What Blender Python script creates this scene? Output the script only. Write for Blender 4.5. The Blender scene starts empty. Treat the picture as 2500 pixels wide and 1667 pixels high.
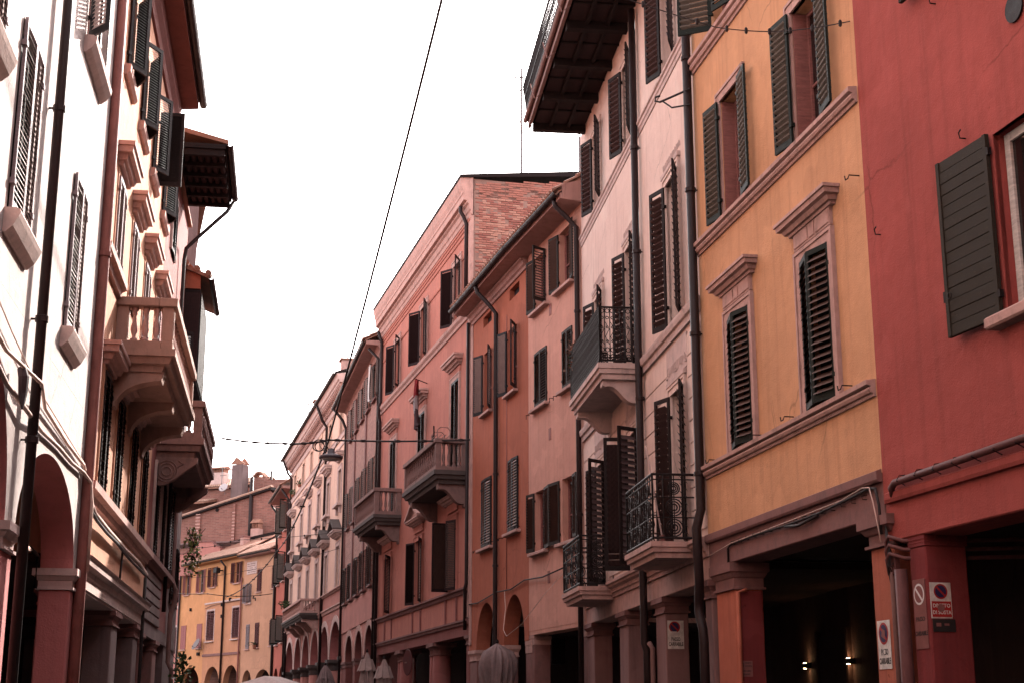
import bpy, bmesh, math, random
from math import sin, cos, pi, radians
from mathutils import Vector, Matrix

# ------------------------------------------------------------------ camera, sky, sun, exposure
scn = bpy.context.scene
C = scn.collection
cam_d = bpy.data.cameras.new('camera')
cam_d.sensor_width = 36.0
cam_d.lens = 51.12
cam_d.clip_start = 0.1
cam_d.clip_end = 2000
cam = bpy.data.objects.new('camera', cam_d)
cam.location = (0, 0, 1.6)
cam.rotation_euler = (radians(90 + 14.41), 0, 0)
C.objects.link(cam)
scn.camera = cam

SUN_AZ = 16.8      # degrees from +Y towards +X
SUN_EL = 33.0
w = bpy.data.worlds.new('World')
scn.world = w
w.use_nodes = True
nt = w.node_tree
nt.nodes.clear()
sky = nt.nodes.new('ShaderNodeTexSky')
sky.sky_type = 'NISHITA'
sky.sun_disc = False
sky.sun_elevation = radians(SUN_EL)
sky.sun_rotation = radians(SUN_AZ)
sky.altitude = 60
sky.dust_density = 3.0
sky.air_density = 1.0
sky.ozone_density = 0.6
hsv = nt.nodes.new('ShaderNodeHueSaturation')
hsv.inputs['Saturation'].default_value = 0.15
bg = nt.nodes.new('ShaderNodeBackground')
bg.inputs['Strength'].default_value = 0.15
wo = nt.nodes.new('ShaderNodeOutputWorld')
nt.links.new(sky.outputs[0], hsv.inputs['Color'])
tint = nt.nodes.new('ShaderNodeMix')
tint.data_type = 'RGBA'
tint.blend_type = 'MULTIPLY'
tint.inputs[0].default_value = 1.0
tint.inputs[7].default_value = (1.0, .93, .925, 1)
nt.links.new(hsv.outputs[0], tint.inputs[6])
nt.links.new(tint.outputs[2], bg.inputs['Color'])
nt.links.new(bg.outputs[0], wo.inputs['Surface'])

sd = bpy.data.lights.new('sun', 'SUN')
sd.energy = 2.6
sd.angle = radians(0.5)
sd.color = (1.0, 0.93, 0.84)
sun = bpy.data.objects.new('sun', sd)
C.objects.link(sun)
az, el = radians(SUN_AZ), radians(SUN_EL)
sv = Vector((sin(az) * cos(el), cos(az) * cos(el), sin(el)))
sun.rotation_euler = sv.to_track_quat('Z', 'Y').to_euler()
sun.location = sv * 200

scn.view_settings.view_transform = 'Standard'
scn.view_settings.look = 'None'
scn.view_settings.gamma = 1.0
scn.view_settings.exposure = 2.38
scn.view_settings.use_curve_mapping = False
scn.render.engine = 'CYCLES'
scn.cycles.use_denoising = True
scn.cycles.max_bounces = 6
scn.cycles.diffuse_bounces = 1
scn.cycles.glossy_bounces = 3
scn.cycles.caustics_reflective = False
scn.cycles.caustics_refractive = False
scn.cycles.sample_clamp_indirect = 4.0

rnd = random.Random(7)

# ------------------------------------------------------------------ materials
MATS = {}


def _new(name):
    m = bpy.data.materials.new(name)
    m.use_nodes = True
    n = m.node_tree
    n.nodes.clear()
    out = n.nodes.new('ShaderNodeOutputMaterial')
    p = n.nodes.new('ShaderNodeBsdfPrincipled')
    n.links.new(p.outputs[0], out.inputs[0])
    MATS[name] = m
    return m, n, p


def _noise(n, co, scale, detail=4, rough=.55, sxyz=None):
    t = n.nodes.new('ShaderNodeTexNoise')
    t.inputs['Scale'].default_value = scale
    t.inputs['Detail'].default_value = detail
    t.inputs['Roughness'].default_value = rough
    if sxyz:
        mp = n.nodes.new('ShaderNodeMapping')
        mp.inputs['Scale'].default_value = sxyz
        n.links.new(co, mp.inputs['Vector'])
        n.links.new(mp.outputs[0], t.inputs['Vector'])
    else:
        n.links.new(co, t.inputs['Vector'])
    return t.outputs['Fac']


def _ramp(n, fac, a, b, lo=0.0, hi=1.0):
    r = n.nodes.new('ShaderNodeMapRange')
    r.inputs[1].default_value = a
    r.inputs[2].default_value = b
    r.inputs[3].default_value = lo
    r.inputs[4].default_value = hi
    n.links.new(fac, r.inputs[0])
    return r.outputs[0]


def _mix(n, fac, a, b, mode='MIX'):
    x = n.nodes.new('ShaderNodeMix')
    x.data_type = 'RGBA'
    x.blend_type = mode
    if hasattr(fac, 'default_value'):
        n.links.new(fac, x.inputs[0])
    else:
        x.inputs[0].default_value = fac
    for k, s in ((6, a), (7, b)):
        if isinstance(s, tuple):
            x.inputs[k].default_value = (*s, 1)
        else:
            n.links.new(s, x.inputs[k])
    return x.outputs[2]


def _bump(n, p, h, strength, dist):
    b = n.nodes.new('ShaderNodeBump')
    b.inputs['Strength'].default_value = strength
    b.inputs['Distance'].default_value = dist
    n.links.new(h, b.inputs['Height'])
    n.links.new(b.outputs[0], p.inputs['Normal'])


def plaster(name, rgb, var=.22, streak=.3, grime=(.16, .10, .085), bump=.5, big=.5, speck=.35):
    m, n, p = _new(name)
    co = n.nodes.new('ShaderNodeTexCoord').outputs['Object']
    light = tuple(min(.9, c * (1 + var)) for c in rgb)
    dark = tuple(c * (1 - var) for c in rgb)
    f1 = _ramp(n, _noise(n, co, big, 5, .6), .32, .68)
    col = _mix(n, f1, dark, light)
    f1b = _ramp(n, _noise(n, co, 2.7, 6, .65), .35, .7, 0, .55)
    col = _mix(n, f1b, col, tuple(c * .86 for c in rgb))
    # rain streaks running down the wall
    st = _ramp(n, _noise(n, co, 1.0, 6, .65, (5.0, 5.0, .22)), .50, .74, 0, streak * 1.5)
    col = _mix(n, st, col, grime)
    # old patch repairs with a sharp outline
    pa = _ramp(n, _noise(n, co, .62, 3, .5), .585, .60, 0, .32)
    col = _mix(n, pa, col, tuple(min(.9, c * 1.16 + .012) for c in rgb))
    pb = _ramp(n, _noise(n, co, 1.35, 4, .55, (1, 1, .8)), .64, .655, 0, .35)
    col = _mix(n, pb, col, tuple(c * .80 for c in rgb))
    # hairline cracks
    vo = n.nodes.new('ShaderNodeTexVoronoi')
    vo.feature = 'DISTANCE_TO_EDGE'
    vo.inputs['Scale'].default_value = .55
    wv = n.nodes.new('ShaderNodeMix')
    wv.data_type = 'VECTOR'
    wv.inputs[0].default_value = .16
    nz = n.nodes.new('ShaderNodeTexNoise')
    nz.inputs['Scale'].default_value = 2.2
    nz.inputs['Detail'].default_value = 5
    n.links.new(co, nz.inputs['Vector'])
    n.links.new(co, wv.inputs[4])
    n.links.new(nz.outputs['Color'], wv.inputs[5])
    n.links.new(wv.outputs[1], vo.inputs['Vector'])
    ck = _ramp(n, vo.outputs['Distance'], .0, .006, 1, 0)
    mk = _ramp(n, _noise(n, co, .45, 2), .52, .6, 0, .6)
    mm = n.nodes.new('ShaderNodeMath')
    mm.operation = 'MULTIPLY'
    n.links.new(ck, mm.inputs[0])
    n.links.new(mk, mm.inputs[1])
    col = _mix(n, mm.outputs[0], col, tuple(c * .4 for c in rgb))
    # chips and specks
    sp = _ramp(n, _noise(n, co, 9.0, 3, .5), .70, .76, 0, speck)
    col = _mix(n, sp, col, tuple(c * .45 for c in rgb))
    n.links.new(col, p.inputs['Base Color'])
    p.inputs['Roughness'].default_value = .92
    p.inputs['Specular IOR Level'].default_value = .2
    h = n.nodes.new('ShaderNodeMath')
    h.operation = 'ADD'
    n.links.new(_noise(n, co, 45, 4), h.inputs[0])
    n.links.new(_ramp(n, _noise(n, co, 3.5, 4), 0, 1, 0, 3.0), h.inputs[1])
    _bump(n, p, h.outputs[0], bump, .012)
    return m


def stone(name, rgb, grime=(.10, .075, .07), dirt=.5, scale=3.0, rough=.85):
    m, n, p = _new(name)
    co = n.nodes.new('ShaderNodeTexCoord').outputs['Object']
    f = _ramp(n, _noise(n, co, scale, 6, .65), .3, .75)
    col = _mix(n, f, tuple(c * .82 for c in rgb), tuple(min(.9, c * 1.12) for c in rgb))
    d = _ramp(n, _noise(n, co, scale * 1.7, 6, .7, (1, 1, .5)), .5, .75, 0, dirt)
    col = _mix(n, d, col, grime)
    n.links.new(col, p.inputs['Base Color'])
    p.inputs['Roughness'].default_value = rough
    p.inputs['Specular IOR Level'].default_value = .25
    _bump(n, p, _noise(n, co, 30, 5), .4, .01)
    return m


def paint(name, rgb, worn=(.25, .2, .17), wear=.5, rough=.6, stretch=(1, 1, 6), scale=5, spec=.16):
    m, n, p = _new(name)
    co = n.nodes.new('ShaderNodeTexCoord').outputs['Object']
    f = _ramp(n, _noise(n, co, scale, 6, .7, stretch), .3, .7)
    col = _mix(n, f, tuple(c * .72 for c in rgb), tuple(min(.9, c * 1.3) for c in rgb))
    k = _ramp(n, _noise(n, co, scale * 3, 5, .7, stretch), .60, .72, 0, wear)
    col = _mix(n, k, col, worn)
    n.links.new(col, p.inputs['Base Color'])
    n.links.new(_ramp(n, f, 0, 1, rough - .1, rough + .15), p.inputs['Roughness'])
    p.inputs['Specular IOR Level'].default_value = spec
    _bump(n, p, _noise(n, co, scale * 8, 4, .6, stretch), .35, .006)
    return m


def brick(name, rgb, mortar, scale=1.0, axis='XZ'):
    m, n, p = _new(name)
    co = n.nodes.new('ShaderNodeTexCoord').outputs['Object']
    sx = n.nodes.new('ShaderNodeSeparateXYZ')
    n.links.new(co, sx.inputs[0])
    cb = n.nodes.new('ShaderNodeCombineXYZ')
    n.links.new(sx.outputs[0], cb.inputs[0])
    n.links.new(sx.outputs[2], cb.inputs[1])
    t = n.nodes.new('ShaderNodeTexBrick')
    t.inputs['Scale'].default_value = 1.0
    t.inputs['Brick Width'].default_value = .28 * scale
    t.inputs['Row Height'].default_value = .075 * scale
    t.inputs['Mortar Size'].default_value = .012 * scale
    t.inputs['Color1'].default_value = (*rgb, 1)
    t.inputs['Color2'].default_value = (*[c * .62 for c in rgb], 1)
    t.inputs['Mortar'].default_value = (*mortar, 1)
    n.links.new(cb.outputs[0], t.inputs['Vector'])
    f = _ramp(n, _noise(n, co, 1.1, 6, .7), .4, .7, 0, .6)
    col = _mix(n, f, t.outputs['Color'], tuple(c * .55 for c in rgb))
    g = _ramp(n, _noise(n, co, 4, 5, .7), .62, .72, 0, .45)
    col = _mix(n, g, col, tuple(min(.8, c * 1.9) for c in rgb))
    n.links.new(col, p.inputs['Base Color'])
    p.inputs['Roughness'].default_value = .95
    _bump(n, p, t.outputs['Fac'], -.5, .012)
    return m


def plain(name, rgb, rough=.6, metal=0, spec=.3, emit=None, es=0, var=.15):
    m, n, p = _new(name)
    co = n.nodes.new('ShaderNodeTexCoord').outputs['Object']
    f = _ramp(n, _noise(n, co, 6, 5, .65), .3, .7)
    col = _mix(n, f, tuple(c * (1 - var) for c in rgb), tuple(min(.95, c * (1 + var)) for c in rgb))
    n.links.new(col, p.inputs['Base Color'])
    p.inputs['Roughness'].default_value = rough
    p.inputs['Metallic'].default_value = metal
    p.inputs['Specular IOR Level'].default_value = spec
    if emit:
        p.inputs['Emission Color'].default_value = (*emit, 1)
        p.inputs['Emission Strength'].default_value = es
    return m


plaster('red', (.40, .085, .071), .16, .25, (.16, .04, .035), speck=.5)
plaster('red_pillar', (.24, .045, .045), .2, .3, (.1, .03, .03), speck=.6)  # darker red; weak light low on the pillars is put into the colour
plaster('yellow', (.68, .335, .18), .14, .28, (.33, .13, .06), speck=.4)
plaster('pink', (.86, .60, .525), .10, .22, (.38, .22, .18))
plaster('peach', (.68, .335, .262), .11, .25, (.33, .17, .13))
plaster('terra', (.44, .13, .078), .14, .3, (.22, .08, .06))
plaster('salmon', (.52, .195, .15), .13, .28, (.24, .09, .075))
plaster('salmon_dark', (.27, .09, .08), .18, .4, (.15, .07, .06))  # dim light on the lower storeys is put into this darker salmon
plaster('cream', (.56, .455, .43), .07, .12, (.5, .38, .33))
plaster('arch_red', (.55, .19, .18), .12, .2, (.25, .1, .09))
plaster('orange', (.56, .275, .18), .13, .3, (.42, .2, .11))
plaster('palazzo', (.80, .51, .405), .10, .22, (.4, .22, .15))
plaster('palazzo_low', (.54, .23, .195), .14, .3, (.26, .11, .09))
plaster('house_red', (.46, .12, .085), .12, .2, (.2, .05, .04))
plaster('far_yellow', (.66, .295, .14), .10, .18, (.4, .2, .09))
plaster('far_orange', (.56, .25, .145), .10, .18, (.36, .14, .08))
plaster('far_peach', (.58, .295, .19), .10, .2, (.38, .18, .11))
plaster('far_salmon', (.50, .21, .18), .10, .2, (.3, .12, .1))
plaster('grey_plaster', (.2, .13, .125), .2, .45, (.1, .075, .07))  # deepened grey, stands in for dim light on low pillars and beams
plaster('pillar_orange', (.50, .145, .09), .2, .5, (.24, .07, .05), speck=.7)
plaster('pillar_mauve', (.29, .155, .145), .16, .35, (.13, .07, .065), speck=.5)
plaster('inside', (.045, .024, .021), .25, .4, (.07, .04, .035))  # portico gloom is put into the colour, far darker than bare plaster
plaster('soffit_dark', (.20, .07, .062), .15, .3, (.1, .04, .035))
plaster('soffit', (.50, .27, .235), .15, .3, (.2, .1, .09))
stone('trim', (.58, .335, .29))
stone('trim_pale', (.66, .46, .42), dirt=.35)
stone('trim_dark', (.26, .12, .108), dirt=.6)  # dirty stone, deepened further to stand in for dim light low down
stone('stone_grey', (.27, .155, .138), dirt=.7)
stone('stone_black', (.10, .075, .07), dirt=.6)
stone('stone_warm', (.42, .25, .20), dirt=.4)
paint('shutter_green', (.014, .018, .015), (.20, .17, .14), .55, .62)
paint('shutter_brown', (.018, .011, .011), (.13, .09, .08), .35, .6)
paint('shutter_wine', (.024, .011, .012), (.15, .08, .07), .35, .6)
paint('shutter_grey', (.034, .026, .023), (.18, .13, .11), .45, .62)
paint('shutter_slate', (.018, .017, .020), (.16, .14, .14), .35, .55)
paint('shutter_rose', (.33, .12, .115), (.4, .2, .18), .3, .7)
paint('shutter_maroon', (.11, .035, .035), (.2, .09, .08), .3, .65)
paint('shutter_steel', (.26, .20, .21), (.35, .28, .27), .3, .6)
paint('slat_worn', (.13, .078, .066), (.25, .18, .15), .5, .65, (6, 1, 1))
paint('slat_green', (.19, .165, .145), (.24, .2, .17), .55, .65, (6, 1, 1))
paint('slat_pale', (.48, .37, .35), (.2, .14, .13), .4, .65, (6, 1, 1))
paint('slat_wine', (.085, .052, .052), (.2, .13, .12), .4, .6, (6, 1, 1))
paint('plank_olive', (.034, .026, .019), (.13, .095, .07), .6, .65, (1, 1, 5))
paint('wood_red', (.30, .115, .10), (.5, .33, .28), .35, .6)
paint('wood_white', (.66, .58, .53), (.4, .2, .17), .4, .5)
paint('timber', (.020, .013, .013), (.1, .06, .05), .5, .75)
paint('timber_panel', (.042, .023, .023), (.16, .08, .07), .4, .8)
paint('iron', (.016, .011, .011), (.12, .06, .045), .35, .5, (1, 1, 1), 9)
paint('pipe_brown', (.024, .012, .012), (.10, .05, .04), .35, .5, (1, 1, .4), 6, .25)
paint('pipe_red', (.27, .10, .085), (.42, .24, .2), .4, .6, (1, 1, .4), 6)
paint('conduit_maroon', (.13, .05, .047), (.24, .12, .1), .4, .6, (1, 1, .4), 6)
paint('pipe_grey', (.25, .135, .12), (.2, .12, .11), .45, .6, (1, 1, .4), 6)
paint('cable_black', (.035, .026, .026), (.16, .1, .09), .4, .6, (1, 1, 1), 7)
paint('cable_pale', (.62, .42, .36), (.3, .17, .14), .4, .6, (1, 1, 1), 7)
paint('sign_white', (.70, .62, .57), (.42, .3, .26), .5, .5, (1, 1, 1), 9)
plain('sign_red', (.42, .03, .028), .5)
plain('sign_blue', (.03, .022, .075), .5)
plain('sign_dark', (.03, .024, .024), .5)
plain('sign_faded', (.26, .10, .09), .7)
plain('sticker_green', (.42, .62, .20), .6)
plain('sticker_grey', (.30, .33, .38), .6)
plain('lamp_grey', (.11, .09, .10), .5, .2)
plain('lamp_glass', (.55, .5, .46), .3)
plain('antenna', (.16, .14, .14), .5, .4)
plain('cloth', (.42, .29, .265), .9)
plain('cloth_dark', (.27, .185, .18), .9)
plain('linen', (.75, .68, .66), .9)
plain('flag_red', (.30, .035, .04), .85)
plain('flag_dark', (.07, .045, .05), .85)
plain('flag_white', (.36, .3, .3), .85)
plain('tent', (.66, .5, .46), .9)
plain('asphalt', (.05, .047, .045), .9)
stone('paving', (.10, .085, .08), scale=1.2)
plain('leaf', (.055, .085, .03), .6, var=.4)
plain('leaf_pale', (.30, .29, .11), .6, var=.4)
plain('leaf_dry', (.26, .135, .10), .8, var=.4)
plain('pot', (.3, .11, .07), .85)
plain('dish', (.50, .42, .42), .5)
plain('dish_dark', (.10, .06, .06), .5)
plain('bulb', (1, .8, .5), .5, emit=(1, .62, .30), es=18)
brick('brick_far', (.34, .135, .105), (.30, .17, .14), 2.0)
brick('brick_rows', (.46, .2, .16), (.36, .22, .18), 1.6)
stone('brick_a', (.43, .175, .135), dirt=.35, scale=2)
stone('brick_b', (.34, .125, .10), dirt=.4, scale=2)
stone('brick_c', (.52, .26, .20), dirt=.3, scale=2)
stone('mortar', (.34, .20, .165), dirt=.5)
stone('roof_tile', (.36, .17, .12), (.14, .09, .075), .6, 2.0)
stone('tile_pale', (.50, .30, .23), (.2, .12, .1), .55, 2.0)
_m, _n, _p = _new('glass')
_p.inputs['Base Color'].default_value = (.016, .012, .012, 1)
_p.inputs['Roughness'].default_value = .07
_p.inputs['Specular IOR Level'].default_value = .5
_m, _n, _p = _new('void')
_p.inputs['Base Color'].default_value = (.012, .008, .008, 1)
_p.inputs['Roughness'].default_value = .9


# ------------------------------------------------------------------ mesh helper
class MB:
    def __init__(s):
        s.v, s.f = [], []

    def add(s, vs, fs):
        o = len(s.v)
        s.v += [tuple(q) for q in vs]
        s.f += [tuple(i + o for i in q) for q in fs]
        return s

    def box(s, x0, x1, y0, y1, z0, z1):
        x0, x1 = sorted((x0, x1)); y0, y1 = sorted((y0, y1)); z0, z1 = sorted((z0, z1))
        return s.add([(x0, y0, z0), (x1, y0, z0), (x1, y1, z0), (x0, y1, z0), (x0, y0, z1), (x1, y0, z1), (x1, y1, z1), (x0, y1, z1)],
                     [(3, 2, 1, 0), (4, 5, 6, 7), (0, 1, 5, 4), (1, 2, 6, 5), (2, 3, 7, 6), (3, 0, 4, 7)])

    def obox(s, p, a, b, c):
        p, a, b, c = map(Vector, (p, a, b, c))
        return s.add([p, p + a, p + a + b, p + b, p + c, p + a + c, p + a + b + c, p + b + c],
                     [(3, 2, 1, 0), (4, 5, 6, 7), (0, 1, 5, 4), (1, 2, 6, 5), (2, 3, 7, 6), (3, 0, 4, 7)])

    def prism(s, prof, a0, a1, axis='x'):
        n = len(prof)
        mk = {'x': lambda t, p: (t, p[0], p[1]), 'y': lambda t, p: (p[0], t, p[1]), 'z': lambda t, p: (p[0], p[1], t)}[axis]
        vs = [mk(a0, p) for p in prof] + [mk(a1, p) for p in prof]
        fs = [(i, (i + 1) % n, n + (i + 1) % n, n + i) for i in range(n)] + [tuple(range(n))[::-1], tuple(range(n, 2 * n))]
        return s.add(vs, fs)

    def rings(s, levels):
        vs, fs = [], []
        for (z, x0, x1, y0, y1) in levels:
            vs += [(x0, y0, z), (x1, y0, z), (x1, y1, z), (x0, y1, z)]
        for i in range(len(levels) - 1):
            a = 4 * i
            fs += [(a + j, a + (j + 1) % 4, a + 4 + (j + 1) % 4, a + 4 + j) for j in range(4)]
        k = 4 * (len(levels) - 1)
        fs += [(3, 2, 1, 0), (k, k + 1, k + 2, k + 3)]
        return s.add(vs, fs)

    def tube(s, pts, r, n=8, closed=False):
        pts = [Vector(p) for p in pts]
        vs, fs, N = [], [], len(pts)
        up = None
        for i, p in enumerate(pts):
            if closed:
                d = pts[(i + 1) % N] - pts[i - 1]
            else:
                d = pts[min(i + 1, N - 1)] - pts[max(i - 1, 0)]
            d.normalize()
            if up is None:
                up = Vector((0, 0, 1)) if abs(d.z) < .9 else Vector((0, 1, 0))
            a = d.cross(up)
            if a.length < 1e-4:
                a = d.cross(Vector((1, 0, 0)))
            a.normalize()
            b = d.cross(a).normalized()
            up = a.cross(d) if False else up
            rr = r[i] if isinstance(r, (list, tuple)) else r
            vs += [p + a * cos(2 * pi * k / n) * rr + b * sin(2 * pi * k / n) * rr for k in range(n)]
        for i in range(N if closed else N - 1):
            a, b = i * n, ((i + 1) % N) * n
            fs += [(a + k, a + (k + 1) % n, b + (k + 1) % n, b + k) for k in range(n)]
        if not closed:
            fs += [tuple(range(n))[::-1], tuple(range((N - 1) * n, N * n))]
        return s.add(vs, fs)

    def lathe(s, prof, n=10, c=(0, 0, 0)):
        vs, fs = [], []
        for r, z in prof:
            vs += [(c[0] + r * cos(2 * pi * k / n), c[1] + r * sin(2 * pi * k / n), c[2] + z) for k in range(n)]
        for i in range(len(prof) - 1):
            a, b = i * n, (i + 1) * n
            fs += [(a + k, a + (k + 1) % n, b + (k + 1) % n, b + k) for k in range(n)]
        fs += [tuple(range(n))[::-1], tuple(range((len(prof) - 1) * n, len(prof) * n))]
        return s.add(vs, fs)

    def mesh(s, name, bevel=0, smooth=False):
        me = bpy.data.meshes.new(name)
        bm = bmesh.new()
        bv = [bm.verts.new(q) for q in s.v]
        for q in s.f:
            try:
                bm.faces.new([bv[i] for i in q])
            except ValueError:
                pass
        bmesh.ops.recalc_face_normals(bm, faces=bm.faces)
        if bevel:
            bmesh.ops.bevel(bm, geom=list(bm.edges), offset=bevel, segments=1, affect='EDGES', clamp_overlap=True)
        if smooth:
            for q in bm.faces:
                q.smooth = len(q.verts) == 4
        bm.to_mesh(me)
        bm.free()
        return me

    def build(s, name, mat, parent=None, loc=(0, 0, 0), rot=(0, 0, 0), bevel=0, smooth=False):
        return put(s.mesh(name, bevel, smooth), name, mat, parent, loc, rot)


def put(me, name, mat, parent=None, loc=(0, 0, 0), rot=(0, 0, 0)):
    o = bpy.data.objects.new(name, me)
    if mat and not me.materials:
        me.materials.append(MATS[mat])
    C.objects.link(o)
    o.parent = parent
    o.location = loc
    o.rotation_euler = rot
    return o


def tag(o, label, cat, group=None):
    o['label'] = label
    o['category'] = cat
    if group:
        o['group'] = group
    return o


def thing(name, label, cat, loc=(0, 0, 0), rz=0, group=None):
    e = bpy.data.objects.new(name, None)
    e.empty_display_size = .3
    C.objects.link(e)
    e.location = loc
    e.rotation_euler = (0, 0, rz)
    return tag(e, label, cat, group)


def stuff(o):
    o['kind'] = 'stuff'
    return o


CACHE = {}


def cached(key, fn):
    if key not in CACHE:
        CACHE[key] = fn()
    return CACHE[key]


def text(s, size, mat, parent, loc, rot, name='lettering', align='CENTER', sx=1.0):
    cu = bpy.data.curves.new(name, 'FONT')
    cu.body = s
    cu.size = size
    cu.align_x = align
    cu.align_y = 'CENTER'
    cu.extrude = .001
    cu.offset = size * .022
    cu.resolution_u = 2
    t = bpy.data.objects.new(name, cu)
    C.objects.link(t)
    dg = bpy.context.evaluated_depsgraph_get()
    me = bpy.data.meshes.new_from_object(t.evaluated_get(dg))
    C.objects.unlink(t)
    bpy.data.objects.remove(t)
    me.materials.clear()
    o = put(me, name, mat, parent, loc, rot)
    o.scale = (sx, 1, 1)
    return o


# ------------------------------------------------------------------ buildings
class Bld:
    """local x runs along the facade, y points out to the street, z up"""

    def __init__(s, name, label, origin, deg, side, L, cat='building'):
        th = radians(deg)
        d = Vector((sin(th), cos(th)))
        if side < 0:
            d = -d
        s.sg = side
        s.L = L
        s.deg = deg
        s.o = origin
        s.rz = math.atan2(d.y, d.x)
        s.e = thing(name, label, cat, (origin[0], origin[1], 0), s.rz)
        s.holes = []
        s.nslat = 0

    def world(s, x, y, z):
        c, n = cos(s.rz), sin(s.rz)
        X = x * s.sg
        return (s.o[0] + c * X - n * y, s.o[1] + n * X + c * y, z)

    def part(s, mb, name, mat, **k):
        return mb.build(name, mat, s.e, **k)

    # ---- plain mouldings, profile in (y, z)
    def mould(s, name, prof, x0, x1, mat, parent=None, **k):
        m = MB().prism(prof, x0 * s.sg, x1 * s.sg)
        return m.build(name, mat, parent or s.e, **k)

    def box(s, name, x0, x1, y0, y1, z0, z1, mat, parent=None, **k):
        return MB().box(x0 * s.sg, x1 * s.sg, y0, y1, z0, z1).build(name, mat, parent or s.e, **k)

    def wall(s, z0, z1, mat, x0=0, x1=None, recess=.24, depth=9, name='wall', holes=None, shell=True, y=0):
        x1 = s.L if x1 is None else x1
        holes = [h for h in (holes or s.holes) if h[0] < x1 and h[1] > x0 and h[2] < z1 and h[3] > z0]
        xs = sorted({x0, x1, *[h[0] for h in holes], *[h[1] for h in holes]})
        zs = sorted({z0, z1, *[h[2] for h in holes], *[h[3] for h in holes]})
        xs = [q for q in xs if x0 <= q <= x1]
        zs = [q for q in zs if z0 <= q <= z1]
        m = MB()
        g = s.sg
        for i in range(len(xs) - 1):
            for j in range(len(zs) - 1):
                cx, cz = (xs[i] + xs[i + 1]) / 2, (zs[j] + zs[j + 1]) / 2
                if any(h[0] < cx < h[1] and h[2] < cz < h[3] for h in holes):
                    continue
                m.add([(g * xs[i], y, zs[j]), (g * xs[i + 1], y, zs[j]), (g * xs[i + 1], y, zs[j + 1]), (g * xs[i], y, zs[j + 1])], [(0, 1, 2, 3)])
        for (a, b, c, d) in holes:
            a, b = g * a, g * b
            r = y - recess
            m.add([(a, y, c), (a, y, d), (a, r, d), (a, r, c)], [(0, 1, 2, 3)])
            m.add([(b, y, c), (b, y, d), (b, r, d), (b, r, c)], [(0, 1, 2, 3)])
            m.add([(a, y, c), (b, y, c), (b, r, c), (a, r, c)], [(0, 1, 2, 3)])
            m.add([(a, y, d), (b, y, d), (b, r, d), (a, r, d)], [(0, 1, 2, 3)])
        if shell:
            a, b, k = g * x0, g * x1, -depth
            m.add([(a, y, z0), (a, y, z1), (a, k, z1), (a, k, z0)], [(0, 1, 2, 3)])
            m.add([(b, y, z0), (b, y, z1), (b, k, z1), (b, k, z0)], [(0, 1, 2, 3)])
            m.add([(a, k, z0), (b, k, z0), (b, k, z1), (a, k, z1)], [(0, 1, 2, 3)])
            m.add([(a, y, z0), (b, y, z0), (b, k, z0), (a, k, z0)], [(0, 1, 2, 3)])
        return m.build(name, mat, s.e)

    # ---- a shutter leaf: hinge at local origin, width along +x
    def leaf(s, hx, e, ang, wd, z0, z1, mat, smat, pitch, slats='stuff', y=.03, louvre=True, board=False, sw=.055, th=.036, name='shutter', mid=False, tl=42, dpk=1.22, tk=.010):
        h = z1 - z0

        def frame():
            m = MB()
            t = th / 2
            m.box(0, sw, -t, t, 0, h)
            m.box(wd - sw, wd, -t, t, 0, h)
            m.box(sw, wd - sw, -t, t, 0, .10)
            m.box(sw, wd - sw, -t, t, h - .075, h)
            if mid and h > 1.4:
                m.box(sw, wd - sw, -t * .9, t * .9, h * .47, h * .47 + .07)
            # strap hinges and a ring
            for q in (.14, .86):
                m.box(-.035, .05, -t - .012, t + .012, h * q - .03, h * q + .03)
            if board or not louvre:
                m.box(sw, wd - sw, -.008, .008, .10, h - .075)
            return m.mesh('shutter')
        o = put(cached(('frame', wd, h, mat, board, louvre, sw, mid, th), frame), name, mat, s.e, (hx * s.sg, y, z0),
                (0, 0, radians(ang) if e > 0 else pi - radians(ang)))
        if louvre and not board:
            tilt = radians(tl) * (1 if e > 0 else -1)
            dp = pitch * dpk

            def one(m, z):
                cy, cz = cos(tilt) * dp / 2, sin(tilt) * dp / 2
                ny, nz = -sin(tilt) * tk / 2, cos(tilt) * tk / 2
                # outer edge (+y when e>0) sits lower
                pr = [(-cy + ny, z + cz + nz), (cy + ny, z - cz + nz), (cy - ny, z - cz - nz), (-cy - ny, z + cz - nz)]
                m.prism(pr, sw * .8, wd - sw * .8)
            za, zb = .10, h - .075
            zz = []
            q = za + pitch * .45
            while q < zb - pitch * .3:
                if not (mid and h > 1.4 and h * .47 - .02 < q < h * .47 + .09):
                    zz.append(q)
                q += pitch
            if slats == 'each':
                def sl():
                    m = MB(); one(m, 0); return m.mesh('slat')
                me = cached(('slat', wd, pitch, e, smat, sw, tl, dpk, tk), sl)
                for q in zz:
                    k = put(me, 'slat', smat, o, (0, 0, q))
                    k.rotation_euler = (rnd.uniform(-.05, .05), rnd.uniform(-.008, .008), 0)
                    s.nslat += 1
            else:
                def sj():
                    m = MB()
                    for q in zz:
                        one(m, q)
                    return m.mesh('slats')
                stuff(put(cached(('slats', wd, h, pitch, e, smat, sw, tl, dpk, tk), sj), 'slats', smat, o))
        return o

    def window(s, s0, s1, z0, z1, far=None, near=None, mat='shutter_green', smat='slat_green', pitch=.085, slats='stuff', recess=.24,
               wood='wood_red', pane=True, hole=True, louvre=True, y=.03, sw=.055, **k):
        if hole:
            s.holes.append((s0, s1, z0, z1))
        wd = (s1 - s0) / 2 - .004
        ef = -1 if s.sg > 0 else 1
        if far is not None:
            s.leaf(s1, ef, far, wd, z0 + .02, z1 - .01, mat, smat, pitch, slats, y, louvre, sw=sw, **k)
        if near is not None:
            s.leaf(s0, -ef, near, wd, z0 + .02, z1 - .01, mat, smat, pitch, slats, y, louvre, sw=sw, **k)
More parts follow.
